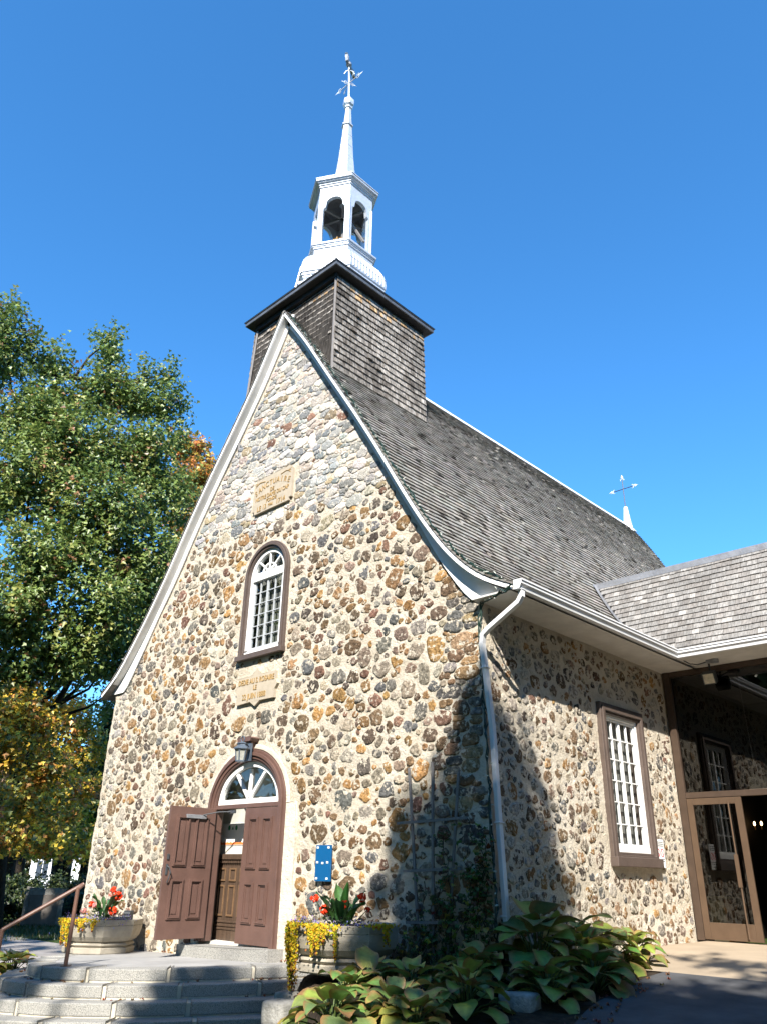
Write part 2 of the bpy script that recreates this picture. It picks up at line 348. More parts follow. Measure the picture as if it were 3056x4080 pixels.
# stone laying by dart throwing on a raster
def lay_stones(mb, u0, u1, v0, v1, inside, style, put, seed, passes, cell=0.0125):
    rs = np.random.RandomState(seed); nu, nv = int((u1-u0)/cell), int((v1-v0)/cell)
    uc = u0+(np.arange(nu)+0.5)*cell; vc = v0+(np.arange(nv)+0.5)*cell
    occ = np.zeros((nv, nu), np.int32)
    st = 4
    for j in range(0, nv, st):
        for i in range(0, nu, st):
            if not inside(uc[min(i+2, nu-1)], vc[min(j+2, nv-1)]): occ[j:j+st, i:i+st] = -1
    K = 22; th = np.linspace(0, 2*math.pi, K, endpoint=False); stones = []
    def window(i, j, w, rot, rad):
        ia, ib, ja, jb = max(0, i-w), min(nu, i+w+1), max(0, j-w), min(nv, j+w+1)
        DU, DV = np.meshgrid((np.arange(ia, ib)-i)*cell, (np.arange(ja, jb)-j)*cell)
        rr = np.hypot(DU, DV); f = ((np.arctan2(DV, DU)-rot) % (2*math.pi))/(2*math.pi)*K
        k0 = f.astype(int) % K; fr = f-np.floor(f); return (slice(ja, jb), slice(ia, ib)), rr, rad[k0]*(1-fr)+rad[(k0+1) % K]*fr
    for (amin, amax, tries) in passes:
        for _ in range(tries):
            i, j = rs.randint(nu), rs.randint(nv)
            if occ[j, i]: continue
            u, v = uc[i], vc[j]; S = style(u, v, rs)
            a = rs.uniform(amin, amax)*S['scale']; b = a/rs.uniform(*S['asp']); rot = rs.normal(0, S['rot'])
            if rs.rand() < S['vert']: rot += math.pi/2
            p = rs.uniform(*S['pow']); c, s_ = np.cos(th), np.sin(th)
            m = rs.randint(4, 8); ct = (np.arange(m)+rs.uniform(-0.32, 0.32, m))*2*math.pi/m+rs.rand()*6.28; ct = np.sort(ct % (2*math.pi))
            cr = 1.0/((np.abs(np.cos(ct))/a)**p+(np.abs(np.sin(ct))/b)**p)**(1/p)*rs.uniform(0.88, 1.32, m)
            nx_ = np.searchsorted(ct, th) % m; pv = (nx_-1) % m; t1, t2 = ct[pv], ct[nx_]; D = (t2-t1) % (2*math.pi); d1 = (th-t1) % (2*math.pi); r1, r2 = cr[pv], cr[nx_]
            rad = r1*r2*np.sin(D)/np.maximum(1e-4, r1*np.sin(d1)+r2*np.sin(D-d1)); sup = 1.0/((np.abs(c)/a)**p+(np.abs(s_)/b)**p)**(1/p)
            if not S.get('poly', True): rad = sup*(1+0.05*np.sin(th*2+rs.rand()*6.3)+0.05*np.sin(th*3+rs.rand()*6.3))
            rad = np.where((D < 2.6) & (rad > 0), rad, sup); rad = np.clip(rad, 0.5*sup, 1.45*sup)
            rad = 0.76*rad+0.12*(np.roll(rad, 1)+np.roll(rad, -1)); rad *= 1+rs.normal(0, 0.03, K)
            gap = S['gap']; w = int((rad.max()+gap)/cell)+1
            if i-w < 0 or j-w < 0 or i+w >= nu or j+w >= nv: continue
            sl, rr, rl = window(i, j, w, rot, rad)
            if (occ[sl][rr < rl+gap] != 0).any(): continue
            stones.append([i, j, rot, rad, S]); o = occ[sl]; o[rr < rl] = len(stones)
    for step in range(6):        # let every stone grow until its joint is as thin as its neighbours allow
        for n_, st_ in enumerate(stones):
            i, j, rot, rad, S = st_[:5]
            g = S.get('grow', 0.25)
            if g <= 0 or step >= S.get('steps', 3): continue
            if step == 0: stones[n_].append(rad.copy())
            r0 = stones[n_][5]; q = rad+0.011+S['gap']; ii = (i+np.cos(th+rot)*q/cell).astype(int).clip(0, nu-1); jj = (j+np.sin(th+rot)*q/cell).astype(int).clip(0, nv-1)
            ok = (occ[jj, ii] == 0) | (occ[jj, ii] == n_+1); ok &= rad < r0*(1+g)+0.02*g
            ok = ok & (np.roll(ok, 1) | np.roll(ok, -1))
            rad[ok] += 0.011; rad[:] = 0.84*rad+0.08*(np.roll(rad, 1)+np.roll(rad, -1))
            sl, rr, rl = window(i, j, int(rad.max()/cell)+2, rot, rad); o = occ[sl]; o[(rr < rl) & (o == 0)] = n_+1
    for st_ in stones:
        i, j, rot, rad, S = st_[:5]; u, v = uc[i], vc[j]
        h = S['h']*(0.6+0.8*rs.rand()); ang = th+rot; cu_, su_ = np.cos(ang), np.sin(ang)
        vs = []; tilt = rs.normal(0, 0.045, 2)
        for kr, d in ((1.03, -0.02), (1.0, h*0.2), (0.92, h*0.85), (0.60, h*1.0)):
            q = rad*kr*(1+rs.normal(0, 0.03, K)); dd = d+rs.normal(0, h*0.24, K)*(kr < 1.03); uu, vv = cu_*q, su_*q
            dd = dd+(uu*tilt[0]+vv*tilt[1])*(kr < 1.03)
            vs += [put(u+x, v+y, e) for x, y, e in zip(uu, vv, dd)]
        vs.append(put(u, v, h*1.05))
        fs = [(r*K+k, r*K+(k+1) % K, (r+1)*K+(k+1) % K, (r+1)*K+k) for r in range(3) for k in range(K)]+[(3*K+k, 3*K+(k+1) % K, 4*K) for k in range(K)]
        mb.add(vs, fs, S['col'], S.get('mi', 0))
    return len(stones)
FIELD = [((0.20, 0.132, 0.078), 6), ((0.27, 0.165, 0.082), 5), ((0.34, 0.20, 0.08), 2.5), ((0.145, 0.105, 0.075), 4), ((0.19, 0.175, 0.155), 4), ((0.135, 0.135, 0.132), 2.5),
         ((0.25, 0.21, 0.16), 6), ((0.19, 0.11, 0.08), 2), ((0.35, 0.295, 0.22), 4), ((0.105, 0.085, 0.07), 1.5), ((0.41, 0.37, 0.30), 2), ((0.25, 0.18, 0.14), 2)]
GABLE = [((0.38, 0.37, 0.345), 5), ((0.29, 0.295, 0.29), 4), ((0.50, 0.47, 0.42), 6), ((0.46, 0.385, 0.33), 3), ((0.20, 0.215, 0.22), 3), ((0.54, 0.50, 0.44), 5), ((0.34, 0.27, 0.18), 1), ((0.24, 0.14, 0.10), 0.5)]
QUOIN = [((0.27, 0.17, 0.09), 3), ((0.21, 0.19, 0.165), 3), ((0.17, 0.11, 0.07), 3), ((0.33, 0.24, 0.14), 2), ((0.12, 0.115, 0.11), 2)]
PALE = [((0.40, 0.37, 0.31), 3), ((0.32, 0.30, 0.27), 3), ((0.45, 0.41, 0.34), 2)]
def pick(pal, rs):
    w = np.array([k for _, k in pal], float); c = pal[rs.choice(len(pal), p=w/w.sum())][0]
    k = 1.05*(1+rs.uniform(-0.33, 0.33)); return tuple(np.clip(np.array(c)*k*(1+rs.normal(0, 0.02, 3)), 0.02, 0.75))
def style_front(u, v, rs):
    zb = 7.6-0.07*u+0.18*math.sin(u*2.3)
    if v > zb+rs.normal(0, 0.12):
        return dict(scale=1.0, asp=(1.7, 4.2), rot=0.06, vert=0.02, pow=(3.5, 9.0), poly=False, gap=0.010, h=0.013, col=pick(GABLE, rs), mi=1, grow=0.8, steps=5)
    if u > 4.45 and v > 1.5 and v < 5.2:
        return dict(scale=1.15, asp=(2.0, 3.6), rot=0.05, vert=0, poly=False, pow=(3, 7), gap=0.014, h=0.015, col=pick(QUOIN, rs), grow=0.6, steps=5)
    if u < -4.95:
        return dict(scale=1.0, asp=(1.4, 2.8), rot=0.10, vert=0.05, pow=(2.4, 4), gap=0.022, h=0.012, col=pick(PALE if rs.rand() < 0.65 else FIELD, rs))
    return dict(scale=1.0, asp=(1.15, 2.2), rot=0.20, vert=0.06, pow=(2.0, 4.2), gap=0.020, h=0.0125, col=pick(FIELD, rs), grow=0.12, steps=1)
LO, RO = offset(LPS, 0.21), offset(RPS, 0.21)
def wall_xl(z): return max(WXL+0.02*math.sin(z*3.1)-0.03*max(0, 0.8-z), float(np.interp(z, LO[::-1, 1], LO[::-1, 0])) if z > LO[-1, 1] else -99)
def wall_xr(z): return min(WXR+0.035*max(0, 2.5-z), float(np.interp(z, RO[::-1, 1], RO[::-1, 0])) if z > RO[-1, 1] else 99)
def in_front(x, z):
    if z < -0.75 or z > 12.3: return False
    if not (wall_xl(z)+0.05 < x < wall_xr(z)-0.03): return False
    return not (in_door(x, z, 0.05) or in_win(x, z, 0.05) or in_p1(x, z, 0.03) or in_p2(x, z, 0.03) or in_plaster(x, z))
# mortar sheet of the front
def grid_wall(name, ulo, uhi, v0, v1, dv, nu, hole, put, mat, parent, amp=0.008, seed=1):
    rs = np.random.RandomState(seed); nv = int((v1-v0)/dv)+1
    mb = MB(); idx = {}
    ph = rs.rand(8)*6.3
    for j in range(nv):
        v = v0+(v1-v0)*j/(nv-1); a, b = ulo(v), uhi(v)
        for i in range(nu):
            u = a+(b-a)*i/(nu-1)
            d = amp*(0.5*math.sin(u*2.1+ph[0])*math.sin(v*1.7+ph[1])+0.4*math.sin(u*5.3+ph[2])*math.cos(v*6.1+ph[3]))+rs.normal(0, amp*0.28)
            if i == 0 or i == nu-1: u += rs.normal(0, 0.010)
            idx[(i, j)] = len(mb.v); mb.v.append(tuple(put(u, v, d))); mb.c.append((0.5,)*3)
    fs = []
    for j in range(nv-1):
        v = v0+(v1-v0)*(j+0.5)/(nv-1); a, b = ulo(v), uhi(v)
        for i in range(nu-1):
            u = a+(b-a)*(i+0.5)/(nu-1)
            if hole and hole(u, v): continue
            fs.append((idx[(i, j)], idx[(i+1, j)], idx[(i+1, j+1)], idx[(i, j+1)]))
    mb.f = fs; mb.mi = [0]*len(fs)
    return mb.build(name, mat, parent, smooth=True)
L2, R2 = offset(LPS, 0.10), offset(RPS, 0.10)
def fxl(z): return max(WXL+0.02*math.sin(z*3.1)-0.03*max(0, 0.8-z), float(np.interp(z, L2[::-1, 1], L2[::-1, 0])) if z > L2[-1, 1] else -99)
def fxr(z): return min(WXR+0.035*max(0, 2.5-z), float(np.interp(z, R2[::-1, 1], R2[::-1, 0])) if z > R2[-1, 1] else 99)
fw = grid_wall('front_wall', fxl, fxr, -0.78, 12.8, 0.055, 190, lambda x, z: in_door(x, z, -0.05) or in_win(x, z, -0.06), FX(0), M['mortar'], church)
mb = MB()
nst = lay_stones(mb, -5.6, 5.45, -0.75, 12.35, in_front, style_front, FX(0), 3, [(0.14, 0.21, 1700), (0.10, 0.14, 8000), (0.07, 0.10, 17000), (0.045, 0.07, 13000), (0.028, 0.045, 2500)])
mb.build('stonework', [M['stone'], M['granite_stone']], fw, smooth=True)
# plaster surround at the door
mb = MB()
mb.prism([(1.0, -0.17), (1.40, -0.17), (1.36, 0.5), (1.30, 1.0), (1.33, 1.6), (1.27, 2.15), (1.0, 2.15)], FX(0.0), 0.0, 0.03)
po = [(-0.08-1.19*math.cos(a), 2.15+1.04*math.sin(a)) for a in np.linspace(0.25, math.pi, 26)]; pi_ = [(-0.08-1.1*math.cos(a), 2.15+0.96*math.sin(a)) for a in np.linspace(0.25, math.pi, 26)]
mb.band(po, pi_, FX(0.0), 0.0, 0.028)
mb.build('plaster_surround', M['plaster'], fw, bevel=0.012)
# side wall (right), back walls
def in_sidewin(y, z, m=0.0): return 3.10-m < y < 4.62+m and 1.30-m < z < 3.80+m
sw = grid_wall('side_wall', lambda v: 0.0, lambda v: 5.86, -0.6, 4.85, 0.055, 105, lambda y, z: in_sidewin(y, z, -0.06), SX(WXR), M['mortar'], church, 0.010, 5)
def style_side(u, v, rs):
    if u < 1.2 and rs.rand() < 0.35: return dict(scale=0.9, asp=(1.3, 2.2), rot=0.2, vert=0.1, pow=(2, 3), gap=0.03, h=0.014, col=pick(PALE, rs))
    return dict(scale=0.95, asp=(1.0, 1.7), rot=0.3, vert=0.25, pow=(2.0, 3.2), gap=0.031, h=0.012, grow=0.1, steps=1, col=pick(FIELD, rs))
mb = MB(); ins = lambda y, z: 0.12 < y < 5.80 and -0.5 < z < 4.78 and not in_sidewin(y, z, 0.10)
lay_stones(mb, 0, 5.86, -0.55, 4.85, ins, style_side, SX(WXR), 9, [(0.11, 0.15, 300), (0.08, 0.11, 1800), (0.055, 0.08, 4500), (0.032, 0.055, 4000)])
mb.build('stonework', M['stone_smeared'], sw, smooth=True)
mb = MB(); mb.box(WXL, WXL+0.5, 0.03, 16.2, -0.7, 4.9).box(WXL+0.5, WXR-0.02, 15.9, 16.2, -0.7, 4.9).box(WXR-0.5, WXR-0.015, 5.9, 15.9, -0.7, 4.9)
mb.add([(-5.2, 16.1, 4.9), (5.0, 16.1, 4.9), (0, 16.1, 12.6)], [(0, 1, 2)])
mb.build('rear_wall', M['mortar'], church)
# ---------------------------------------------------------------- roof
def shingles(mb, pos, u0, u1, s0, s1, expo, wr, thick, colf, seed, uend=None, miss=0.0, jits=0.012):
    rs = np.random.RandomState(seed); s = s0; row = 0
    while s < s1-0.02:
        ue = uend(s) if uend else u1; u = u0-rs.rand()*wr[1]*0.6
        rowj = rs.normal(0, 0.004)
        while u < ue:
            w = rs.uniform(*wr); a, b = max(u, u0), min(u+w, ue)
            if b-a > 0.02 and rs.rand() > miss:
                t = thick*(0.92+0.2*rs.rand()); ds = rowj+rs.normal(0, jits); g = 0.003
                top = min(s+expo*1.25, s1); lift = (0.02 if rs.rand() < 0.012 else 0.0)
                pa, n = pos(a+g, s+ds); pb, _ = pos(b-g, s+ds+rs.normal(0, 0.004)); qa, n2 = pos(a+g, top); qb, _ = pos(b-g, top)
                vs = [pa+n*(t+lift), pb+n*(t+lift), qb+n2*0.003, qa+n2*0.003, pa-n*0.004, pb-n*0.004]
                mb.add(vs, [(0, 1, 2, 3), (4, 5, 1, 0), (4, 0, 3), (5, 2, 1)], colf(rs, a, s))
            u += w
        s += expo; row += 1
def prof_param(P):
    P = P[::-1]; t = np.concatenate([[0], np.cumsum(np.hypot(*np.diff(P, axis=0).T))]); T = np.gradient(P, axis=0); T /= np.linalg.norm(T, axis=1)[:, None]
    sg = 1 if P[0, 0] > 0 else -1
    N = np.stack([T[:, 1], -T[:, 0]], 1)*sg
    def f(y, s):
        return (np.array((np.interp(s, t, P[:, 0]), y, np.interp(s, t, P[:, 1]))), np.array((np.interp(s, t, N[:, 0]), 0, np.interp(s, t, N[:, 1]))))
    return f, t[-1]
fR, LR = prof_param(RPS); fL, LL = prof_param(LPS)
def grey_sh(rs, u, s):
    k = rs.rand(); base = np.array((0.235, 0.224, 0.205))
    if k < 0.03: base = np.array((0.05, 0.045, 0.04))
    elif k < 0.12: base = np.array((0.13, 0.118, 0.102))
    elif k > 0.96: base = np.array((0.31, 0.295, 0.27))
    return tuple(base*(1+rs.uniform(-0.13, 0.13))*np.array((1+rs.normal(0, 0.03), 1, 1+rs.normal(0, 0.03))))
yend = lambda s: 16.64-0.78*float(fR(0, s)[0][0])
mb = MB()
YF = -0.245
rp = RPS
vs = [(x, YF+0.02, z) for x, z in rp]+[(x, max(6, 16.6-0.78*x), z) for x, z in rp]; n = len(rp)
mb.add(vs, [(i, n+i, n+i+1, i+1) for i in range(n-1)], (0.06, 0.055, 0.05))
vs = [(x, YF+0.02, z-0.10) for x, z in rp]+[(x, max(6, 16.6-0.78*x), z-0.10) for x, z in rp]
mb.add(vs, [(i, i+1, n+i+1, n+i) for i in range(n-1)], (0.06, 0.055, 0.05))
shingles(mb, fR, YF, 16.6, 0.0, LR-0.01, 0.138, (0.09, 0.19), 0.034, grey_sh, 21, yend, miss=0.006, jits=0.003)
roof = mb.build('roof', M['shingle'], church)
mb = MB(); lp = LPS; n = len(lp)
mb.add([(x, YF+0.02, z) for x, z in lp]+[(x, 16.6, z) for x, z in lp], [(i, i+1, n+i+1, n+i) for i in range(n-1)], (0.19, 0.18, 0.16))
mb.add([(x, YF+0.02, z-0.1) for x, z in lp]+[(x, 16.6, z-0.1) for x, z in lp], [(i, n+i, n+i+1, i+1) for i in range(n-1)], (0.19, 0.18, 0.16))
shingles(mb, fL, YF, 6.0, 0.0, LL-0.01, 0.27, (0.15, 0.3), 0.024, grey_sh, 22)
mb.build('roof_slope', M['shingle'], church)
mb = MB()
for sg in (1, -1): mb.obox((0, 3.1, 13.02), (0, 13.6, 0), (0.13*sg, 0, -0.19), (0.012*sg, 0, 0.012))
mb.build('ridge_cap', M['white_metal'], roof)
# rake boards and frieze
for P, sg in ((RPS, 1), (LPS, -1)):
    a, b = offset(P, 0.012), offset(P, 0.075)
    MB().band([tuple(q) for q in a], [tuple(q) for q in b], FX(0), 0.195, 0.225).build('rake_board', M['white'], church)
    a, b = offset(P, 0.055), offset(P, 0.080)
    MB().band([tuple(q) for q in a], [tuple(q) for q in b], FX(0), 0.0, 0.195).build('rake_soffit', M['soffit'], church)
    zl = 4.80; w = np.clip((np.abs(P[:, 0])-4.2)/0.9, 0, 1); a = offset(P, 0.08); b = np.stack([offset(P, 0.21)[:, 0], offset(P, 0.21)[:, 1]-0.27*w], 1)
    keep = a[:, 1] > zl+0.004; aa = [tuple(q) for q in a[keep]]; bb = [(q[0], max(q[1], zl)) for q in b[keep]]
    MB().band(aa, bb, FX(0), 0.018, 0.048).build('frieze_board', M['white'], church)
# box eave, soffit, gutter on the right side and along the wing
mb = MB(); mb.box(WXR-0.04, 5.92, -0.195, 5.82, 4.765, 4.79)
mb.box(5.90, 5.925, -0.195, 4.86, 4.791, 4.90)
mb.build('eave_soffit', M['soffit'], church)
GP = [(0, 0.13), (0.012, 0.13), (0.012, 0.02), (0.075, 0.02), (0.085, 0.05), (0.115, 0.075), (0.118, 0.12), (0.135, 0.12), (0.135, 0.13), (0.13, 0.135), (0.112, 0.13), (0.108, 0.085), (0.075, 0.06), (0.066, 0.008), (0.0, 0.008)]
GP = [(0, 0.135), (0.0, 0.0), (0.085, 0.0), (0.095, 0.045), (0.125, 0.075), (0.128, 0.118), (0.142, 0.118), (0.142, 0.138), (0.118, 0.138), (0.116, 0.085), (0.086, 0.055), (0.076, 0.012), (0.012, 0.012), (0.012, 0.135)]
mb = MB(); n = len(GP)
vs = [(5.93+a, -0.235, 4.745+b) for a, b in GP]+[(5.93+a, 4.86-a, 4.745+b) for a, b in GP]
mb.add(vs, [(i, (i+1) % n, n+(i+1) % n, n+i) for i in range(n)])
mb.add([(5.93+a, -0.235, 4.745+b) for a, b in GP[:7]+[(0, 0.138)]], [tuple(range(8))])
mb.add([(5.93+a, -0.231, 4.745+b) for a, b in [(0, 0), (0.085, 0), (0.128, 0.075), (0.142, 0.138), (0, 0.138)]], [(0, 1, 2, 3, 4)])
gut = mb.build('gutter', M['white_metal'], church)
mb = MB()
dp = [(5.99, -0.13, 4.75), (5.985, -0.13, 4.66), (5.93, -0.135, 4.58), (5.42, -0.15, 4.30), (5.31, -0.15, 4.22), (5.285, -0.145, 4.10), (5.285, -0.06, 3.5), (5.285, 0.02, 2.94), (5.285, 0.08, 1.7), (5.30, 0.13, 0.6), (5.30, 0.15, -0.35)]
def rect_tube(mb, pts, w, h):
    pts = [V3(*p) for p in pts]; vs = []
    for i, p in enumerate(pts):
        d = pts[min(i+1, len(pts)-1)]-pts[max(i-1, 0)]; d /= np.linalg.norm(d); x = np.array((0, 1., 0)); y = np.cross(d, x); y /= np.linalg.norm(y); x = np.cross(y, d)
        vs += [p+x*a*w/2+y*b*h/2 for a, b in ((-1, -1), (1, -1), (1, 1), (-1, 1))]
    n = len(pts); mb.add(vs, [(i*4+k, i*4+(k+1) % 4, i*4+4+(k+1) % 4, i*4+4+k) for i in range(n-1) for k in range(4)]+[(0, 1, 2, 3), (4*n-1, 4*n-2, 4*n-3, 4*n-4)])
rect_tube(mb, dp, 0.082, 0.066)
for z, y in ((3.75, -0.095), (1.72, 0.08), (0.62, 0.13)): mb.box(5.235, 5.335, y-0.056, y+0.056, z, z+0.02)
mb.build('downspout', M['white_metal'], church, bevel=0.008)

# ---------------------------------------------------------------- openings of the front
# upper window
f0 = arch(-0.725, 0.655, 4.84, 6.5, 0.69); f1 = arch(-0.69, 0.62, 4.86, 6.5, 0.655); f2 = arch(-0.63, 0.56, 4.90, 6.5, 0.595); f3 = arch(-0.585, 0.515, 4.94, 6.5, 0.55)
win = MB(); win.band(f0, f1, FX(0), -0.05, 0.055); win.band(f1, f2, FX(0), -0.05, 0.085); win.band(f2, f3, FX(0), -0.12, 0.05)
win.box(-0.745, 0.675, -0.115, 0.05, 4.80, 4.90)
win = win.build('arched_window', M['brown_trim'], church, bevel=0.006)
g = MB(); g4 = arch(-0.50, 0.43, 5.0, 6.5, 0.465)
fa = arch(-0.584, 0.514, 4.905, 6.5, 0.549); g.band(fa, g4, FX(0), -0.09, 0.0)
g.box(-0.583, 0.513, 0.0, 0.09, 4.905, 5.01); g.box(-0.52, 0.45, -0.012, 0.085, 6.42, 6.58); g.box(-0.56, 0.49, -0.03, 0.02, 4.91, 4.965)
g.build('frame', M['white'], win)
g = MB()
for x in (-0.47, -0.065, 0.395): g.box(x-0.02, x+0.02, 0.03, 0.075, 5.0, 6.42)
for x in (-0.29, 0.165): g.box(x-0.009, x+0.009, 0.035, 0.07, 5.0, 6.42)
for i in range(1, 6): g.box(-0.46, 0.39, 0.037, 0.068, 5.03+i*0.228-0.008, 5.03+i*0.228+0.008)
g.box(-0.46, 0.39, 0.032, 0.072, 5.0, 5.05)
g.build('sash', M['grey_paint'], win)
g = MB()
for a in (45, 90, 135):
    ca, sa = math.cos(math.radians(a)), math.sin(math.radians(a)); g.beam((-0.035+0.0*ca, 0.03, 6.56), (-0.035+0.47*ca, 0.03, 6.5+0.47*sa), 0.03, 0.035, up=(0, 1, 0))
aa = [(-0.035-0.22*math.cos(t), 6.56+0.2*math.sin(t)) for t in np.linspace(0, math.pi, 16)]; ab = [(-0.035-0.19*math.cos(t), 6.56+0.17*math.sin(t)) for t in np.linspace(0, math.pi, 16)]
g.band(aa, ab, FX(0), -0.045, -0.015); g.build('fanlight_bars', M['white'], win)
g = MB(); g.prism(arch(-0.51, 0.44, 4.99, 6.5, 0.475), FX(0), -0.056, -0.0555); g.build('pane', M['glass'], win)
g = MB(); g.box(-0.60, 0.53, 0.24, 0.25, 4.85, 7.15); g.build('blind', M['blind'], win)
g = MB(); g.box(-0.9, 0.9, 0.45, 0.48, 4.6, 7.3).box(-0.9, 0.9, 0.12, 0.45, 4.6, 4.63).box(-0.9, -0.87, 0.12, 0.45, 4.6, 7.3).box(0.87, 0.9, 0.12, 0.45, 4.6, 7.3).box(-0.9, 0.9, 0.12, 0.45, 7.27, 7.3)
g.build('reveal', M['room'], win)

# main door
cx0, cx1 = -1.195, 1.035
d0 = arch(cx0, cx1, -0.02, 2.12, 0.98); d1 = arch(cx0+0.05, cx1-0.05, -0.02, 2.12, 0.93); d2 = arch(cx0+0.11, cx1-0.11, -0.02, 2.12, 0.87); d3 = arch(cx0+0.165, cx1-0.165, -0.02, 2.12, 0.815); d4 = arch(cx0+0.195, cx1-0.205, -0.02, 2.14, 0.76)
dr = MB(); dr.band(d0, d1, FX(0), -0.05, 0.06); dr.band(d1, d2, FX(0), -0.05, 0.095); dr.band(d2, d3, FX(0), -0.05, 0.065); dr.band(d3, d4, FX(0), -0.16, 0.04)
dr.box(-1.03, 0.87, -0.02, 0.12, 2.105, 2.175)
dr.prism([(-0.17, 2.93), (0.01, 2.93), (0.05, 3.22), (-0.21, 3.22)], FX(0), 0.0, 0.13)
dr.prism([(-0.26, 3.22), (0.10, 3.22), (0.13, 3.27), (0.10, 3.30), (-0.26, 3.30), (-0.29, 3.27)], FX(0), 0.0, 0.19)
door = dr.build('double_door', M['brown'], church, bevel=0.006)
fl = MB(); e0 = arch(-0.965, 0.80, 2.18, 2.2, 0.695); e1 = arch(-0.875, 0.71, 2.26, 2.2, 0.60)
fl.band(e0, e1, FX(0), -0.085, -0.015); fl.box(-0.965, 0.80, 0.012, 0.09, 2.178, 2.262)
for a, L in ((52, 0.66), (90, 0.6), (128, 0.66)):
    ca, sa = math.cos(math.radians(a)), math.sin(math.radians(a)); fl.beam((-0.083, 0.045, 2.24), (-0.083+L*ca, 0.045, 2.2+L*0.95*sa), 0.055, 0.05, up=(0, 1, 0))
fl.build('fanlight', M['white'], door, bevel=0.005)
g = MB(); g.prism(arch(-0.93, 0.77, 2.2, 2.21, 0.66), FX(0), -0.068, -0.064); g.build('fanlight_pane', M['glass'], door)
def leaf_mb(w, h=2.09):
    m = MB(); m.box(0, w, 0, 0.05, 0, h); return m
def xf(o, ang):
    c, s = math.cos(ang), math.sin(ang)
    return lambda p: (o[0]+c*p[0]-s*p[1], o[1]+s*p[0]+c*p[1], o[2]+p[2])
def put_mb(m, T): m.v = [T(p) for p in m.v]; return m
def door_leaf(o, ang, w, flip):
    # local: x along the leaf from the hinge, faces at y=0 and y=0.05 ; panels raised on the y=0 side (and the other)
    T = xf(o, ang)
    lf = put_mb(leaf_mb(w), T).build('door_leaf', M['brown'], door, bevel=0.004)
    lx = [(0.16, 0.38), (0.53, 0.75)]; lz = [(0.32, 0.90), (1.14, 1.92)]
    for a, b in lx:
        a, b = a*w/0.91, b*w/0.91
        for c, d in lz:
            p = MB()
            for side in ((0.0, -1), (0.05, 1)):
                fn = lambda u, v, e, y0=side[0], sg=side[1]: T((u, y0+sg*e, v))
                q = lambda i: [(a+i, c+i), (b-i, c+i), (b-i, d-i), (a+i, d-i)]
                p.band(q(-0.022), q(0.0), fn, 0.0, 0.022, closed=True); p.band(q(0.0), q(0.018), fn, 0.0, 0.034, closed=True); p.band(q(0.018), q(0.042), fn, 0.0, 0.014, closed=True)
                p.band(q(0.065), q(0.066), fn, 0.0, 0.010, closed=True); p.prism(q(0.066), fn, 0.0, 0.010)
            p.build('raised_panel', M['brown'], lf, bevel=0.004)
    return lf, T
lf, T = door_leaf((0.845, 0.03, 0.005), math.pi, 0.925, False)   # closed right leaf
lf2, T2 = door_leaf((-1.0, -0.02, 0.03), math.radians(-93), 0.93, True)
h = MB(); h.obox(T2((0.855, 0.05, 0.98)), V3(*T2((0.895, 0.05, 0.98)))-V3(*T2((0.855, 0.05, 0.98))), V3(*T2((0.855, 0.062, 0.98)))-V3(*T2((0.855, 0.05, 0.98))), (0, 0, 0.17))
h.tube([T2((0.875, 0.05, 1.12)), T2((0.86, 0.10, 1.10)), T2((0.83, 0.115, 1.02)), T2((0.845, 0.10, 0.92)), T2((0.85, 0.07, 0.86))], 0.012, 8)
h.obox(T2((0.855, 0.05, 1.22)), V3(*T2((0.895, 0.05, 0)))-V3(*T2((0.855, 0.05, 0))), V3(*T2((0.855, 0.07, 0)))-V3(*T2((0.855, 0.05, 0))), (0, 0, 0.09))
h.build('handle', M['iron'], lf2, bevel=0.004)
h = MB(); h.obox(T2((0.22, 0.05, 1.90)), V3(*T2((0.62, 0.05, 0)))-V3(*T2((0.22, 0.05, 0))), V3(*T2((0.22, 0.10, 0)))-V3(*T2((0.22, 0.05, 0))), (0, 0, 0.065)); h.build('door_closer', M['tin'], lf2, bevel=0.006)
h = MB(); h.tube([T2((0.30, 0.09, 1.965)), T2((0.10, 0.28, 2.02)), (-0.55, 0.0, 2.06)], 0.010, 6); h.box(-0.62, -0.42, 0.0, 0.03, 2.03, 2.08); h.build('closer_arm', M['iron'], lf2)
# vestibule seen through the gap
g = MB(); g.box(-2.2, 1.8, 0.45, 0.50, -0.1, 3.3).box(-2.2, 1.8, 0.17, 0.45, -0.12, -0.02).box(-2.2, 1.8, 0.17, 0.45, 3.25, 3.3).box(-2.2, -2.15, 0.17, 0.45, -0.1, 3.3).box(1.75, 1.8, 0.17, 0.45, -0.1, 3.3)
ves = g.build('vestibule', M['curtain'], church)
g = MB(); g.box(-1.21, -1.17, 0.13, 0.30, -0.02, 2.1); g.build('door_jamb', M['brown_trim'], ves)
g = MB(); g.box(-1.75, -0.1, 0.39, 0.446, -0.02, 1.34).box(-1.85, 0.0, 0.33, 0.446, 1.28, 1.37)
for i in range(32): g.box(-1.82+i*0.055, -1.79+i*0.055, 0.35, 0.39, 1.22, 1.26)
for z in (0.15, 0.20, 0.26): g.box(-1.74, -0.1, 0.375, 0.39, z, z+0.03)
idr = g.build('inner_door', M['oldwood'], ves, bevel=0.004)
for x in (-1.55, -1.24, -0.93, -0.62):
    for z0, z1 in ((0.36, 0.86), (0.92, 1.14)):
        q = lambda i: [(x+i, z0+i), (x+0.20-i, z0+i), (x+0.20-i, z1-i), (x+i, z1-i)]
        g = MB(); g.band(q(0), q(0.03), FX(0.39), 0, 0.02, closed=True); g.build('door_moulding', M['goldwood'], idr, bevel=0.004)
pst = MB(); pst.box(-1.62, -0.55, 0.438, 0.448, 1.52, 1.90)
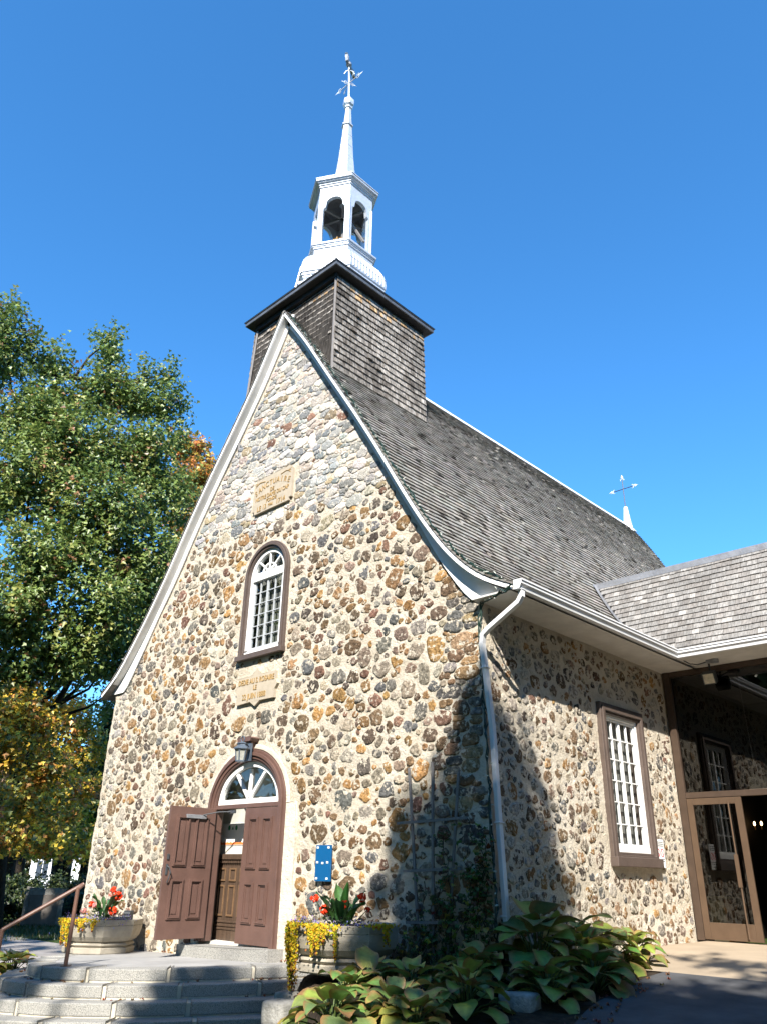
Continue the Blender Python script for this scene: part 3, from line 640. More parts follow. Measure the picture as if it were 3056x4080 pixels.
pst = tag(pst.build('wall_poster', M['paper'], None, loc=(-1.3, 0.44, 1.52)), 'white printed notice sheets with an orange lower border seen through the open door', 'poster')
g = MB(); tp = [(-1.61+i*0.05, 1.565+0.014*(i % 2)) for i in range(21)]
g.prism([(-1.61, 1.53), (-0.61, 1.53)]+tp[::-1], FX(0.438), 0, 0.003); g.build('border', M['orangeink'], pst)
for x in (-1.14, -0.92): MB().prism([(x+0.035*math.cos(t), 1.82+0.045*math.sin(t)) for t in np.linspace(0, 6.28, 11)[:-1]], FX(0.438), 0, 0.003).build('emblem', M['greenink'], pst)
g = MB(); g.prism([(-1.06, 1.79), (-1.00, 1.79), (-1.03, 1.85)], FX(0.438), 0, 0.003); g.build('emblem', M['greenink'], pst)
for x in (-1.40, -1.22, -1.06, -0.90):
    for k in range(0): MB().box(x, x+0.10, 0.4355, 0.438, 1.60+k*0.026, 1.607+k*0.026).build('print', M['soffit'], pst)

# side window
sy0, sy1, sz0, sz1 = 3.10, 4.62, 1.30, 3.80
rc = lambda i, j=None: [(sy0+i, sz0+i), (sy1-i, sz0+i), (sy1-i, sz1-i), (sy0+i, sz1-i)]
g = MB(); g.band(rc(0), rc(0.05), SX(WXR), -0.08, 0.075, closed=True); g.band(rc(0.05), rc(0.13), SX(WXR), -0.10, 0.10, closed=True); g.band(rc(0.13), rc(0.17), SX(WXR), -0.16, 0.06, closed=True)
g.box(WXR-0.05, WXR+0.14, sy0-0.01, sy1+0.01, sz0-0.04, sz0+0.10)
swn = g.build('side_window', M['brown_trim'], church, bevel=0.008)
g = MB(); g.band(rc(0.17), rc(0.22), SX(WXR), -0.07, 0.01, closed=True); g.box(WXR-0.07, WXR+0.02, sy0+0.171, sy1-0.171, sz0+0.171, sz0+0.26); g.build('frame', M['white'], swn, bevel=0.005)
g = MB(); a, b = sy0+0.22, sy1-0.22; c, d = sz0+0.26, sz1-0.22; mid = (a+b)/2
for y in (a+0.022, mid, b-0.022): g.box(WXR-0.065, WXR-0.015, y-0.024, y+0.024, c, d)
for y in ((a+mid)/2+0.01, (b+mid)/2-0.01): g.box(WXR-0.06, WXR-0.02, y-0.009, y+0.009, c, d)
for i in range(1, 6): z = c+(d-c)*i/6; g.box(WXR-0.058, WXR-0.022, a, b, z-0.008, z+0.008)
g.box(WXR-0.062, WXR-0.017, a, b, c, c+0.04).box(WXR-0.062, WXR-0.017, a, b, d-0.04, d)
g.build('sash', M['white'], swn)
g = MB(); g.add([(WXR-0.04, a, c), (WXR-0.04, b, c), (WXR-0.04, b, d), (WXR-0.04, a, d)], [(0, 1, 2, 3)]); g.build('pane', M['glass'], swn)
g = MB(); g.box(WXR-0.165, WXR-0.15, a-0.03, b+0.03, c-0.03, d+0.03); g.build('blind', M['blind'], swn)
g = MB(); g.box(WXR-0.36, WXR-0.33, sy0-0.2, sy1+0.2, sz0-0.2, sz1+0.2).box(WXR-0.33, WXR-0.165, sy0-0.2, sy1+0.2, sz0-0.22, sz0-0.2).box(WXR-0.33, WXR-0.165, sy0-0.2, sy0-0.18, sz0-0.2, sz1+0.2).box(WXR-0.33, WXR-0.165, sy1+0.18, sy1+0.2, sz0-0.2, sz1+0.2).box(WXR-0.33, WXR-0.165, sy0-0.2, sy1+0.2, sz1+0.2, sz1+0.22)
g.build('reveal', M['room'], swn)

# ---------------------------------------------------------------- shingled tower
TY0, TY1 = 0.08, 2.98
def tower_face(mb, o, ux, n, w0, w1, z0, z1, seed, zlow):
    o, ux, n = V3(*o), V3(*ux), V3(*n); H = z1-z0
    def pos(u, s):
        k = s/H; hw = w0+(w1-w0)*k; p = o+ux*(u*hw)+np.array((0, 0, z0+s))+n*(-0.06*k)
        return p, n
    def colf(rs, u, s):
        k = rs.rand(); b = np.array((0.205, 0.186, 0.165)) if k < 0.6 else np.array((0.13, 0.115, 0.10)) if k < 0.8 else np.array((0.26, 0.24, 0.215))
        if s > H-0.35 and rs.rand() < 0.4: b = np.array((0.32, 0.215, 0.12))
        return tuple(b*(1+rs.uniform(-0.25, 0.25)))
    k = 1.0/w0
    shingles(mb, pos, -1.0, 1.0, zlow, H, 0.158, (0.08*k, 0.16*k), 0.036, colf, seed, jits=0.003)
mb = MB()
for k in (0, 1):
    pass
t0, t1 = 1.54, 1.44; cyT = (TY0+TY1)/2
vs = [(sx*t, cyT+sy*(t-0.01), z) for t, z in ((t0-0.02, 9.6), (t1-0.02, 13.45)) for sx, sy in ((-1, -1), (1, -1), (1, 1), (-1, 1))]
mb.add(vs, [(0, 1, 5, 4), (1, 2, 6, 5), (2, 3, 7, 6), (3, 0, 4, 7)], (0.05, 0.045, 0.04))
tower_face(mb, (0, TY0+0.0, 0), (1, 0, 0), (0, -1, 0), t0, t1, 9.9, 13.32, 31, 0.62)
tower_face(mb, (t0, cyT, 0), (0, 1, 0), (1, 0, 0), 1.52, 1.47, 9.9, 13.32, 32, 0.4)
tower_face(mb, (-t0, cyT, 0), (0, 1, 0), (-1, 0, 0), 1.52, 1.47, 9.9, 13.32, 33, 0.4)
tower = mb.build('tower', M['tower_shingle'], church)
for sx, sy in ((1, -1), (-1, -1), (1, 1)):
    MB().beam((sx*(t0+0.012), cyT+sy*(1.52+0.012), 9.9), (sx*(t1-0.03), cyT+sy*(1.47-0.03), 13.43), 0.05, 0.05).build('corner_board', M['greywood'], tower)
g = MB(); g.beam((1.605, -0.06, 10.58), (1.605, 3.04, 10.58), 0.10, 0.02, up=(0.84, 0, 0.54)); g.build('tower_flashing', M['goldwood'], tower)
ex, ey = 1.66, 1.67
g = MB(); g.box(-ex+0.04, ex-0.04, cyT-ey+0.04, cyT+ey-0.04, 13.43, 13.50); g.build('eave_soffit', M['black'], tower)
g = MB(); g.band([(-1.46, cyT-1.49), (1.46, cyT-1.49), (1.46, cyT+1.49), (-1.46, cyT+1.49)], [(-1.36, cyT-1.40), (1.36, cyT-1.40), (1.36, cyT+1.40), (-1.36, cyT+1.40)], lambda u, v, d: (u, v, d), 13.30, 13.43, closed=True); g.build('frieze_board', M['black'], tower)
g = MB()
for z0, z1, e in ((13.43, 13.525, 0.0), (13.525, 13.545, 0.02)):
    g.band([(-ex-e, cyT-ey-e), (ex+e, cyT-ey-e), (ex+e, cyT+ey+e), (-ex-e, cyT+ey+e)], [(-ex+0.035, cyT-ey+0.035), (ex-0.035, cyT-ey+0.035), (ex-0.035, cyT+ey-0.035), (-ex+0.035, cyT+ey-0.035)], lambda u, v, d: (u, v, d), z0, z1, closed=True)
ro = [(-ex-0.03, cyT-ey-0.03), (ex+0.03, cyT-ey-0.03), (ex+0.03, cyT+ey+0.03), (-ex-0.03, cyT+ey+0.03)]
g.add([(x, y, 13.547) for x, y in ro]+[(x*0.3, cyT+(y-cyT)*0.3, 14.1) for x, y in ro], [(0, 1, 5, 4), (1, 2, 6, 5), (2, 3, 7, 6), (3, 0, 4, 7)])
g.build('eave_trim', M['darktin'], tower, bevel=0.006)

# ---------------------------------------------------------------- belfry (hexagonal)
BX, BY = -0.04, 1.46; PH = -math.pi/6
def hexr(prof, cap=True): m = MB(); m.lathe(prof, BX, BY, 6, PH, cap=cap); return m
sk = hexr([(1.30, 13.95), (1.30, 14.12), (1.16, 14.16), (1.15, 14.3), (1.19, 14.32), (1.19, 14.36), (1.22, 14.38), (1.22, 14.44), (1.25, 14.46), (1.26, 14.55), (1.245, 14.70), (1.19, 14.90), (1.09, 15.06), (0.98, 15.16), (0.90, 15.21), (0.885, 15.22), (0.885, 15.42), (0.92, 15.425), (0.92, 15.47), (0.945, 15.475), (0.945, 15.51), (0.98, 15.515), (0.98, 15.56), (0.80, 15.70)])
# standing seams on the bell-shaped skirt
bel = sk.build('belfry', M['silver'], church)
g = MB(); pr = [(1.265, 14.50), (1.265, 14.56), (1.25, 14.70), (1.195, 14.90), (1.095, 15.06), (0.985, 15.165), (0.905, 15.215)]
for f in range(6):
    a0, a1 = PH+f*math.pi/3, PH+(f+1)*math.pi/3
    for q in range(1, 12):
        k = q/12; pts = []
        for R, z in pr:
            p0 = V3(BX+R*math.cos(a0), BY+R*math.sin(a0), z); p1 = V3(BX+R*math.cos(a1), BY+R*math.sin(a1), z); pts.append(p0*(1-k)+p1*k)
        g.tube(pts, 0.009, 4)
    for R, z in ((1.24, 14.74), (1.13, 15.0)):
        g.beam((BX+R*math.cos(a0), BY+R*math.sin(a0), z), (BX+R*math.cos(a1), BY+R*math.sin(a1), z), 0.012, 0.008)
g.build('skirt_seams', M['silver'], bel)
Rb = 0.82; zb0, zb1 = 15.58, 17.66; s = Rb
op = [(-s/2, zb0), (-s/2+0.115, zb0), (-s/2+0.115, 16.86), (-s/2+0.175, 16.90)]
nA = 10
for i in range(nA+1):
    t = math.pi*i/nA; op.append((-(s/2-0.185)*math.cos(t), 16.96+0.27*math.sin(t)**0.8))
op += [(s/2-0.175, 16.90), (s/2-0.115, 16.86), (s/2-0.115, zb0), (s/2, zb0), (s/2, zb1), (-s/2, zb1)]
for f in range(6):
    am = PH+(f+0.5)*math.pi/3; ap = Rb*math.cos(math.pi/6); nx, ny = math.cos(am), math.sin(am); tx, ty = -ny, nx
    fn = lambda u, v, d: (BX+nx*(ap-d)+tx*u, BY+ny*(ap-d)+ty*u, v)
    MB().prism(op, fn, 0.0, 0.10).build('arcade_panel', M['silver'], bel)
g = MB()
for f in range(6):
    a = PH+f*math.pi/3; g.lathe([(0.05, zb0), (0.045, 17.2)], BX+(Rb-0.02)*math.cos(a), BY+(Rb-0.02)*math.sin(a), 6)
g.build('corner_post', M['silver'], bel, bevel=0.01)
g = hexr([(0.82, 17.60), (0.85, 17.605), (0.85, 17.66), (0.88, 17.665), (0.88, 17.70), (0.93, 17.72), (0.93, 17.75), (0.98, 17.76), (0.98, 17.82), (1.0, 17.825), (1.0, 17.85), (0.40, 18.35)]); g.build('cornice', M['silver'], bel)
g = hexr([(0.44, 18.05), (0.34, 18.45), (0.285, 18.8), (0.225, 19.4), (0.155, 20.4), (0.135, 20.68), (0.175, 20.70), (0.175, 20.74), (0.13, 20.78), (0.085, 21.45), (0.12, 21.47), (0.12, 21.52)])
for z, R in ((18.9, 0.272), (19.35, 0.231), (19.8, 0.199), (20.25, 0.168)): g.lathe([(R+0.004, z), (R+0.004, z+0.012)], BX, BY, 6, PH)
sp = g.build('spire', M['silver'], bel)
g = hexr([(0.09, 21.52), (0.165, 21.60), (0.18, 21.69), (0.165, 21.82), (0.08, 21.89), (0.03, 21.97)]); g.build('spire_knob', M['silver'], sp, smooth=False, bevel=0.02)
# inner framing of the belfry
g = MB(); g.lathe([(0.75, 17.3), (0.60, 17.5), (0.1, 17.6)], BX, BY, 6, PH, cap=False)
for a in (20, 80, 140): ca, sa = math.cos(math.radians(a)), math.sin(math.radians(a)); g.beam((BX-0.68*ca, BY-0.68*sa, 17.15), (BX+0.68*ca, BY+0.68*sa, 17.15), 0.07, 0.09)
g.beam((BX+0.05, BY, 15.8), (BX+0.02, BY+0.1, 17.2), 0.10, 0.10, up=(1, 0, 0)); g.beam((BX+0.6, BY+0.25, 16.1), (BX+0.2, BY-0.1, 17.1), 0.08, 0.05, up=(1, 0, 0))
g.build('bell_frame', M['greywood'], bel)
bell = thing('church_bell', 'greenish bronze bell hanging inside the open belfry', 'bell', (BX-0.05, BY-0.05, 15.75))
g = MB(); g.lathe([(0.30, 15.72), (0.27, 15.78), (0.22, 15.95), (0.19, 16.15), (0.15, 16.24), (0.05, 16.27)], BX-0.05, BY-0.05, 16); g.build('bell_body', M['bellmetal'], bell, smooth=True)
g = MB()
for i in range(6): a = i*math.pi/3; g.tube([(BX-0.05+0.10*math.cos(a), BY-0.05+0.10*math.sin(a), 16.22), (BX-0.05+0.13*math.cos(a), BY-0.05+0.13*math.sin(a), 16.36), (BX-0.05+0.05*math.cos(a), BY-0.05+0.05*math.sin(a), 16.42)], 0.018, 6)
g.build('crown', M['gold'], bell)
g = MB(); g.tube([(BX-0.65, BY-0.25, 16.25), (BX-0.35, BY-0.2, 15.75)], 0.03, 6); g.tube([(BX-0.62, BY-0.25, 15.75), (BX-0.65, BY-0.25, 16.3)], 0.022, 6); g.build('swing_lever', M['iron'], bell)
# weather vane
vane = thing('weather_vane', 'pale iron weather vane with a rooster above the spire', 'weather vane', (BX, BY, 21.95))
g = MB(); g.tube([(BX, BY, 21.9), (BX-0.03, BY, 22.7), (BX-0.07, BY, 23.42)], [0.030, 0.026, 0.02], 8); g.build('mast', M['white_metal'], vane)
vz = 22.62; vx = BX-0.03
def scroll(mb, p, d, L, k):
    d = V3(*d); d /= np.linalg.norm(d); s_ = np.cross(d, (0, 0, 1.)); s_ /= np.linalg.norm(s_); up = np.array((0, 0, 1.))
    tip = p+d*L; mb.tube([p, tip], 0.02*k, 6)
    mb.add([tip, tip+d*0.10*k+up*0.045*k, tip+d*0.24*k, tip+d*0.10*k-up*0.045*k, tip+d*0.1*k+s_*0.012, tip+d*0.1*k-s_*0.012], [(0, 1, 4), (1, 2, 4), (2, 3, 4), (3, 0, 4), (1, 0, 5), (2, 1, 5), (3, 2, 5), (0, 3, 5)])
    for sg in (1, -1):
        mb.tube([tip-d*0.01, tip+d*0.03*k+up*sg*0.06*k, tip-d*0.02*k+up*sg*0.12*k, tip-d*0.09*k+up*sg*0.12*k, tip-d*0.12*k+up*sg*0.08*k], 0.014*k, 5)
o = V3(vx, BY, vz)
g = MB()
for sg in (1, -1): scroll(g, o, (sg, 0.02*sg, 0), 0.42, 0.7)
g2 = MB()
for an, L_, k_ in ((64, 0.13, 0.5), (-21, 0.34, 0.45)):
    c, s_ = math.cos(math.radians(an)), math.sin(math.radians(an))
    for sg in (1, -1): scroll(g2, o, (c*sg, s_*sg, 0), L_, k_)
g3 = MB()
for i in range(4): a = math.radians(45+90*i); g3.tube([o+V3(0, 0, 0.6), o+V3(0.10*math.cos(a), 0.10*math.sin(a), 0.55), o+V3(0.16*math.cos(a), 0.16*math.sin(a), 0.42)], 0.016, 5)
g.build('direction_arm', M['white_metal'], vane); g2.build('lesser_arm', M['white_metal'], vane); g3.build('scroll_top', M['white_metal'], vane)
rx, ry, rz = BX-0.07, BY, 23.40; g = MB()
hd = V3(math.cos(math.radians(-67)), math.sin(math.radians(-67)), 0); pn = np.cross(hd, (0, 0, 1.))
prof = [(-0.62, 0.06), (-0.50, 0.20), (-0.42, 0.30), (-0.30, 0.22), (-0.16, 0.16), (0.02, 0.20), (0.14, 0.33), (0.20, 0.47), (0.26, 0.52), (0.34, 0.46), (0.30, 0.40), (0.28, 0.28), (0.24, 0.12), (0.10, 0.02), (-0.1, 0.0), (-0.3, 0.02)]
fnr = lambda u, v, d: V3(rx, ry, rz)+hd*(u*0.72)+V3(0, 0, v*0.72)+pn*d
g.prism(prof, fnr, -0.035, 0.035); g.ball((rx, ry, rz+0.10), 0.095, 10, 6, sq=(1.0, 1.0, 0.9)); g.build('rooster', M['tin'], vane, bevel=0.015)
# rear pinnacle with cross
rc_ = thing('roof_cross', 'small white pinnacle with an iron cross at the far ridge end', 'cross', (0, 16.3, 12.9))
g = MB(); g.lathe([(0.28, 12.35), (0.20, 12.75), (0.14, 13.1), (0.07, 13.76)], 0, 16.28, 6, PH); g.build('pinnacle', M['white'], rc_)
g = MB(); cz = 14.52
g.tube([(0, 16.28, 13.7), (0, 16.28, 14.95)], 0.016, 6); g.tube([(-0.42, 16.28, cz), (0.42, 16.28, cz)], 0.016, 6)
g.build('iron_cross', M['iron'], rc_)
for p, d in (((0, 16.28, 14.95), (0, 0, 1)), ((-0.42, 16.28, cz), (-1, 0, 0)), ((0.42, 16.28, cz), (1, 0, 0))):
    g = MB(); p, d = V3(*p), V3(*d); q = V3(0, 0, 1) if d[0] else V3(1, 0, 0); y = V3(0, 0.03, 0)
    g.add([p-d*0.02, p+d*0.06+q*0.055, p+d*0.17, p+d*0.06-q*0.055, p+d*0.06+y, p+d*0.06-y], [(0, 1, 4), (1, 2, 4), (2, 3, 4), (3, 0, 4), (1, 0, 5), (2, 1, 5), (3, 2, 5), (0, 3, 5)])
    for sg in (1, -1): g.tube([p-d*0.02, p+q*sg*0.07-d*0.01, p+q*sg*0.07-d*0.07], 0.012, 5)
    g.build('finial', M['white_metal'], rc_)

# ---------------------------------------------------------------- plaques, lantern, panel
pl = thing('inscribed_plaque', 'tan stone tablet reading SANCTUAIRE DE NOTRE DAME DU CAP, high in the gable', 'plaque', (-0.07, -0.02, 7.95), 'inscribed stone plaques on the front')
g = MB(); x0, x1, z0, z1 = -0.71, 0.57, 7.96, 8.77; k = 0.07
g.prism([(x0+k, z0), (x1-k, z0), (x1-k, z0+k), (x1, z0+k), (x1, z1-k), (x1-k, z1-k), (x1-k, z1), (x0+k, z1), (x0+k, z1-k), (x0, z1-k), (x0, z0+k), (x0+k, z0+k)], FX(0), 0.0, 0.055)
g.build('slab', M['plaque'], pl, bevel=0.004)
g = MB(); yy = -0.0545
TXT = lambda cx, cz, rot=0.0: (lambda u, v, d: (cx+math.cos(rot)*u-math.sin(rot)*v, yy-d, cz+math.sin(rot)*u+math.cos(rot)*v))
wd = 'SANCTUAIRE'
for i, ch in enumerate(wd):
    t = (i-4.5)/4.5; text_mb(g, ch, 0.185, TXT(-0.07+t*0.52, 8.52-0.13*t*t, -0.36*t), 0.012, 0.82)
g.build('lettering', M['ochre'], pl); g = MB(); text_mb(g, 'DE', 0.125, TXT(-0.07, 8.365), 0.012, 0.9); text_mb(g, 'NOTRE DAME DU CAP', 0.135, TXT(-0.07, 8.245), 0.012, 0.80)
g.build('lettering', M['ochre'], pl); g = MB(); text_mb(g, 'FONDE', 0.115, TXT(-0.07, 8.135), 0.012, 0.9)
g.build('lettering', M['ochre'], pl); g = MB(); text_mb(g, 'LE 13', 0.165, TXT(-0.38, 7.995), 0.012, 0.85); text_mb(g, 'MAI', 0.10, TXT(-0.09, 8.02), 0.012, 0.9); text_mb(g, '1714', 0.165, TXT(0.24, 7.995), 0.012, 0.9)
g.build('lettering', M['ochre'], pl)
for cx, sg in ((-0.50, -1), (0.36, 1)):
    g = MB(); g.tube([(cx-0.17*sg, yy, 8.66), (cx, yy, 8.685), (cx+0.10*sg, yy, 8.66)], 0.014, 5)
    for dz in (0.05, 0.0, -0.06): g.tube([(cx+0.07*sg, yy, 8.665), (cx+0.16*sg, yy, 8.655+dz)], [0.016, 0.006], 5)
    g.build('palm_branch', M['ochre'], pl)
pl2 = thing('inscribed_plaque', 'pointed tan stone tablet dated 22 JUIN 1888, between lower door and window', 'plaque', (-0.05, -0.02, 3.9), 'inscribed stone plaques on the front')
g = MB(); cx = -0.05
g.prism([(-0.62, 3.95), (cx-0.14, 3.97), (cx, 3.88), (cx+0.14, 3.97), (0.51, 3.97), (0.51, 4.13), (0.58, 4.22), (0.51, 4.31), (0.51, 4.46), (cx+0.16, 4.46), (cx, 4.57), (cx-0.16, 4.46), (-0.60, 4.45), (-0.62, 4.31), (-0.70, 4.22), (-0.62, 4.12)], FX(0), 0.0, 0.055)
g.build('slab', M['plaque'], pl2, bevel=0.004)
g = MB(); text_mb(g, 'DEDIE AU S. ROSAIRE', 0.145, TXT(cx, 4.31), 0.012, 0.78); g.build('lettering', M['ochre'], pl2); g = MB(); text_mb(g, 'LE', 0.125, TXT(cx-0.02, 4.185), 0.012, 0.9); g.build('lettering', M['ochre'], pl2); g = MB(); text_mb(g, '22 JUIN 1888', 0.15, TXT(cx-0.04, 4.025), 0.012, 0.85)
g.build('lettering', M['ochre'], pl2)
lan = thing('wall_lantern', 'blue grey iron wall lantern at the crown of the door arch', 'lantern', (0.02, -0.2, 2.86))
g = MB(); LX, LY = 0.03, -0.30
for i in range(6):
    a = i*math.pi/3; g.tube([(LX+0.085*math.cos(a), LY+0.085*math.sin(a), 2.86), (LX+0.115*math.cos(a), LY+0.115*math.sin(a), 3.07)], 0.011, 5)
g.lathe([(0.075, 2.845), (0.095, 2.85), (0.095, 2.87), (0.07, 2.875)], LX, LY, 6); g.lathe([(0.125, 3.06), (0.145, 3.065), (0.145, 3.085), (0.085, 3.13), (0.08, 3.15), (0.10, 3.155), (0.10, 3.17), (0.04, 3.19), (0.02, 3.20)], LX, LY, 6)
g.tube([(LX+0.05*math.cos(t), LY, 3.24+0.05*math.sin(t)) for t in np.linspace(0, 6.28, 15)], 0.010, 6)
g.box(-0.02, 0.10, -0.165, -0.125, 2.88, 3.18); g.tube([(0.04, -0.14, 3.12), (0.04, -0.22, 3.16), (0.035, LY, 3.16)], 0.02, 6)
g.build('cage', M['steel_blue'], lan)
g = MB(); g.lathe([(0.078, 2.872), (0.105, 3.06)], LX, LY, 6); g.build('lamp_glass', M['lampglass'], lan)
bp = thing('blue_board', 'blue rectangular board with small white clips right of the door', 'sign board', (2.06, -0.05, 0.97))
g = MB(); g.box(1.885, 2.23, -0.075, -0.045, 0.97, 1.48); g.build('board', M['blue'], bp, bevel=0.003)
g = MB(); g.box(1.93, 2.19, -0.045, 0.0, 1.05, 1.4); g.build('backing', M['greywood'], bp)
for x, z in ((1.935, 1.445), (2.18, 1.445), (1.935, 1.235), (2.165, 1.235), (2.055, 1.225), (1.93, 1.01), (2.165, 1.01)):
    MB().box(x-0.02, x+0.02, -0.083, -0.0745, z-0.014, z+0.014).build('clip', M['paper'], bp)
sg_ = thing('notice_sign', 'narrow white notice with two red rings beside the side window', 'sign', (WXR+0.05, 4.7, 1.27))
g = MB(); g.box(WXR+0.055, WXR+0.062, 4.55, 4.86, 1.27, 1.71); g.build('board', M['paper'], sg_)
g = MB(); 
for y in (4.63, 4.78):
    o_ = [(y+0.065*math.cos(t), 1.50+0.065*math.sin(t)) for t in np.linspace(0, 6.28, 21)[:-1]]; i_ = [(y+0.05*math.cos(t), 1.50+0.05*math.sin(t)) for t in np.linspace(0, 6.28, 21)[:-1]]
    g.band(o_, i_, SX(WXR+0.062), 0, 0.002, closed=True); g.beam((WXR+0.0632, y-0.04, 1.54), (WXR+0.0632, y+0.04, 1.46), 0.012, 0.001, up=(1, 0, 0))
g.build('ring', M['red'], sg_)
g = MB()
for z in (1.66, 1.63, 1.60, 1.39, 1.36): g.box(WXR+0.062, WXR+0.0635, 4.575, 4.835, z, z+0.012)
g.box(WXR+0.062, WXR+0.0635, 4.64, 4.76, 1.31, 1.32); g.build('print', M['ink'], sg_)

# ---------------------------------------------------------------- wing with glazed entrance
WY, WE = 5.82, 4.87; WXE = 13.5
wing = thing('church_annex', 'low annex with mansard shingles and glazed brown entrance', 'building', (9, WY, 0.1))
ZR = 6.86; YR = 5.82
def wpos(x, s):
    L = math.hypot(YR-WE, ZR-4.84); k = s/L; n = np.array((0, -(ZR-4.84), (YR-WE)))/L
    return np.array((x, WE+(YR-WE)*k, 4.84+(ZR-4.84)*k)), n
LW = math.hypot(YR-WE, ZR-4.84)
def wcol(rs, u, s):
    k = rs.rand(); b = np.array((0.225, 0.217, 0.205)) if k < 0.6 else np.array((0.20, 0.188, 0.175)) if k < 0.92 else np.array((0.32, 0.305, 0.285))
    return tuple(b*(1+rs.uniform(-0.15, 0.15)))
# the valley line: where the wing slope meets the main roof
def valley_x(s): return float(roof_x(float(wpos(0, s)[0][2]), RPS))
mb = MB()
class _S: pass
def wing_sh(mb):
    rs = np.random.RandomState(44); s = 0.0
    while s < LW-0.03:
        u = valley_x(s)+0.06-rs.rand()*0.1; first = True
        while u < WXE:
            w = rs.uniform(0.09, 0.21); a, b = u, u+w
            t = 0.030*(0.9+0.2*rs.rand()); ds = rs.normal(0, 0.003); top = min(s+0.16, LW)
            pa, n = wpos(a+0.003, s+ds); pb, _ = wpos(b-0.003, s+ds+rs.normal(0, 0.003)); qa, _ = wpos(a+0.003, top); qb, _ = wpos(b-0.003, top)
            mb.add([pa+n*t, pb+n*t, qb+n*0.003, qa+n*0.003, pa-n*0.004, pb-n*0.004], [(0, 1, 2, 3), (4, 5, 1, 0), (4, 0, 3), (5, 2, 1)], wcol(rs, u, s))
            u += w
        s += 0.128
ss_ = np.linspace(0, LW, 20)
pA = [wpos(valley_x(s)-0.1, s)[0] for s in ss_]; pB = [wpos(WXE, s)[0] for s in ss_]
mb.add(pA+pB, [(i, 20+i, 21+i, i+1) for i in range(19)], (0.06, 0.055, 0.05))
wing_sh(mb)
wroof = mb.build('roof', M['wing_shingle'], wing)
g = MB(); g.box(valley_x(LW)-0.05, WXE, YR-0.06, YR+0.3, ZR+0.005, ZR+0.035); g.box(valley_x(LW)-0.02, WXE, YR-0.075, YR-0.06, ZR-0.10, ZR+0.03)
g.box(3.9, WXE, YR+0.3, 12, ZR-0.1, ZR+0.0); g.build('parapet_cap', M['tin'], wroof)
vp = [wpos(valley_x(s)+0.05, s)[0]+np.array((0.02, -0.03, 0.0)) for s in ss_]; vq = [wpos(valley_x(s)-0.02, s)[0]+np.array((0.07, -0.16, 0.02)) for s in ss_]
g = MB(); g.add(vp+vq, [(i, i+1, 21+i, 20+i) for i in range(19)]); g.build('valley_flashing', M['tin'], wroof)
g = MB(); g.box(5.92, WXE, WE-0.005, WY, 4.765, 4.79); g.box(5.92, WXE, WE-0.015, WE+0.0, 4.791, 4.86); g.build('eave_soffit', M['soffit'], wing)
g = MB(); n = len(GP)
vs = [(5.93+a, WE-0.015-a, 4.745+b) for a, b in GP]+[(WXE, WE-0.015-a, 4.745+b) for a, b in GP]
g.add(vs, [(i, (i+1) % n, n+(i+1) % n, n+i) for i in range(n)]); g.build('gutter', M['white_metal'], wing)
WZ = 0.16
g = MB(); g.box(5.23, 5.36, WY-0.04, WY+0.09, WZ, 4.76); g.box(5.361, WXE, WY-0.03, WY+0.08, 2.44, 2.54); g.box(5.361, WXE, WY-0.02, WY+0.07, 4.66, 4.76)
for x in (8.0, 9.6, 11.2): g.box(x, x+0.10, WY-0.035, WY+0.085, WZ, 4.659)
g.box(5.361, WXE, WY-0.02, WY+0.09, WZ-0.06, WZ+0.0)
frame = g.build('entrance_frame', M['bronze'], wing, bevel=0.004)
g = MB(); g.box(5.37, WXE-0.1, WY+0.02, WY+0.026, 2.55, 4.65); g.box(8.12, WXE-0.1, WY+0.02, WY+0.026, WZ+0.01, 2.43); g.build('transom_glass', M['doorglass'], frame)
g = MB(); X0, X1 = 5.37, 6.345
rcl = lambda a, b: None
g.box(X0, X0+0.11, WY-0.045, WY+0.0, WZ+0.02, 2.43); g.box(X1-0.11, X1, WY-0.045, WY+0.0, WZ+0.02, 2.43); g.box(X0+0.111, X1-0.111, WY-0.044, WY-0.001, 2.32, 2.43); g.box(X0+0.111, X1-0.111, WY-0.044, WY-0.001, WZ+0.02, WZ+0.28)
gd = g.build('glass_door', M['bronze_light'], wing, bevel=0.004)
g = MB(); g.box(X0+0.112, X1-0.112, WY-0.024, WY-0.018, WZ+0.281, 2.319); g.build('door_glass', M['doorglass'], gd)
g = MB(); g.tube([(6.135, WY-0.09, WZ+0.06), (6.135, WY-0.09, 2.35)], 0.014, 8); g.box(6.10, 6.165, WY-0.115, WY-0.092, 0.99, 1.50); g.build('pull_bar', M['bronze_light'], gd)
# second leaf standing open inwards (only its edge shows), dark room behind
g = MB(); g.box(7.2, 7.245, WY+0.03, WY+0.95, WZ+0.02, 2.43); g.build('glass_door', M['bronze_light'], wing, bevel=0.004)
g = MB(); g.box(5.2, WXE, 10.2, 10.25, -0.1, 4.9).box(5.15, 5.2, WY+0.1, 10.2, -0.1, 4.9).box(WXE, WXE+0.05, WY, 10.2, -0.1, 6.9).box(5.2, WXE, WY+0.1, 10.2, 4.85, 4.9).box(5.2, WXE, WY+0.1, 10.2, -0.1, 0.1)
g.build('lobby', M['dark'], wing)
wb = tag(MB().box(6.42, 6.75, WY+0.22, WY+0.30, 2.56, 2.77).build('hanging_light_box', M['lampwhite'], None, loc=(6.58, WY+0.26, 2.56), bevel=0.015), 'plain white light box hanging behind the transom glass', 'light box')
g = MB(); g.tube([(6.57, WY+0.26, 2.765), (6.555, WY+0.26, 4.8)], 0.006, 6); g.build('hanger', M['white_metal'], wb)
cab = thing('lobby_cabinet', 'cream cabinet with orange wooden side inside the glass door', 'cabinet', (5.42, 6.6, 0.1))
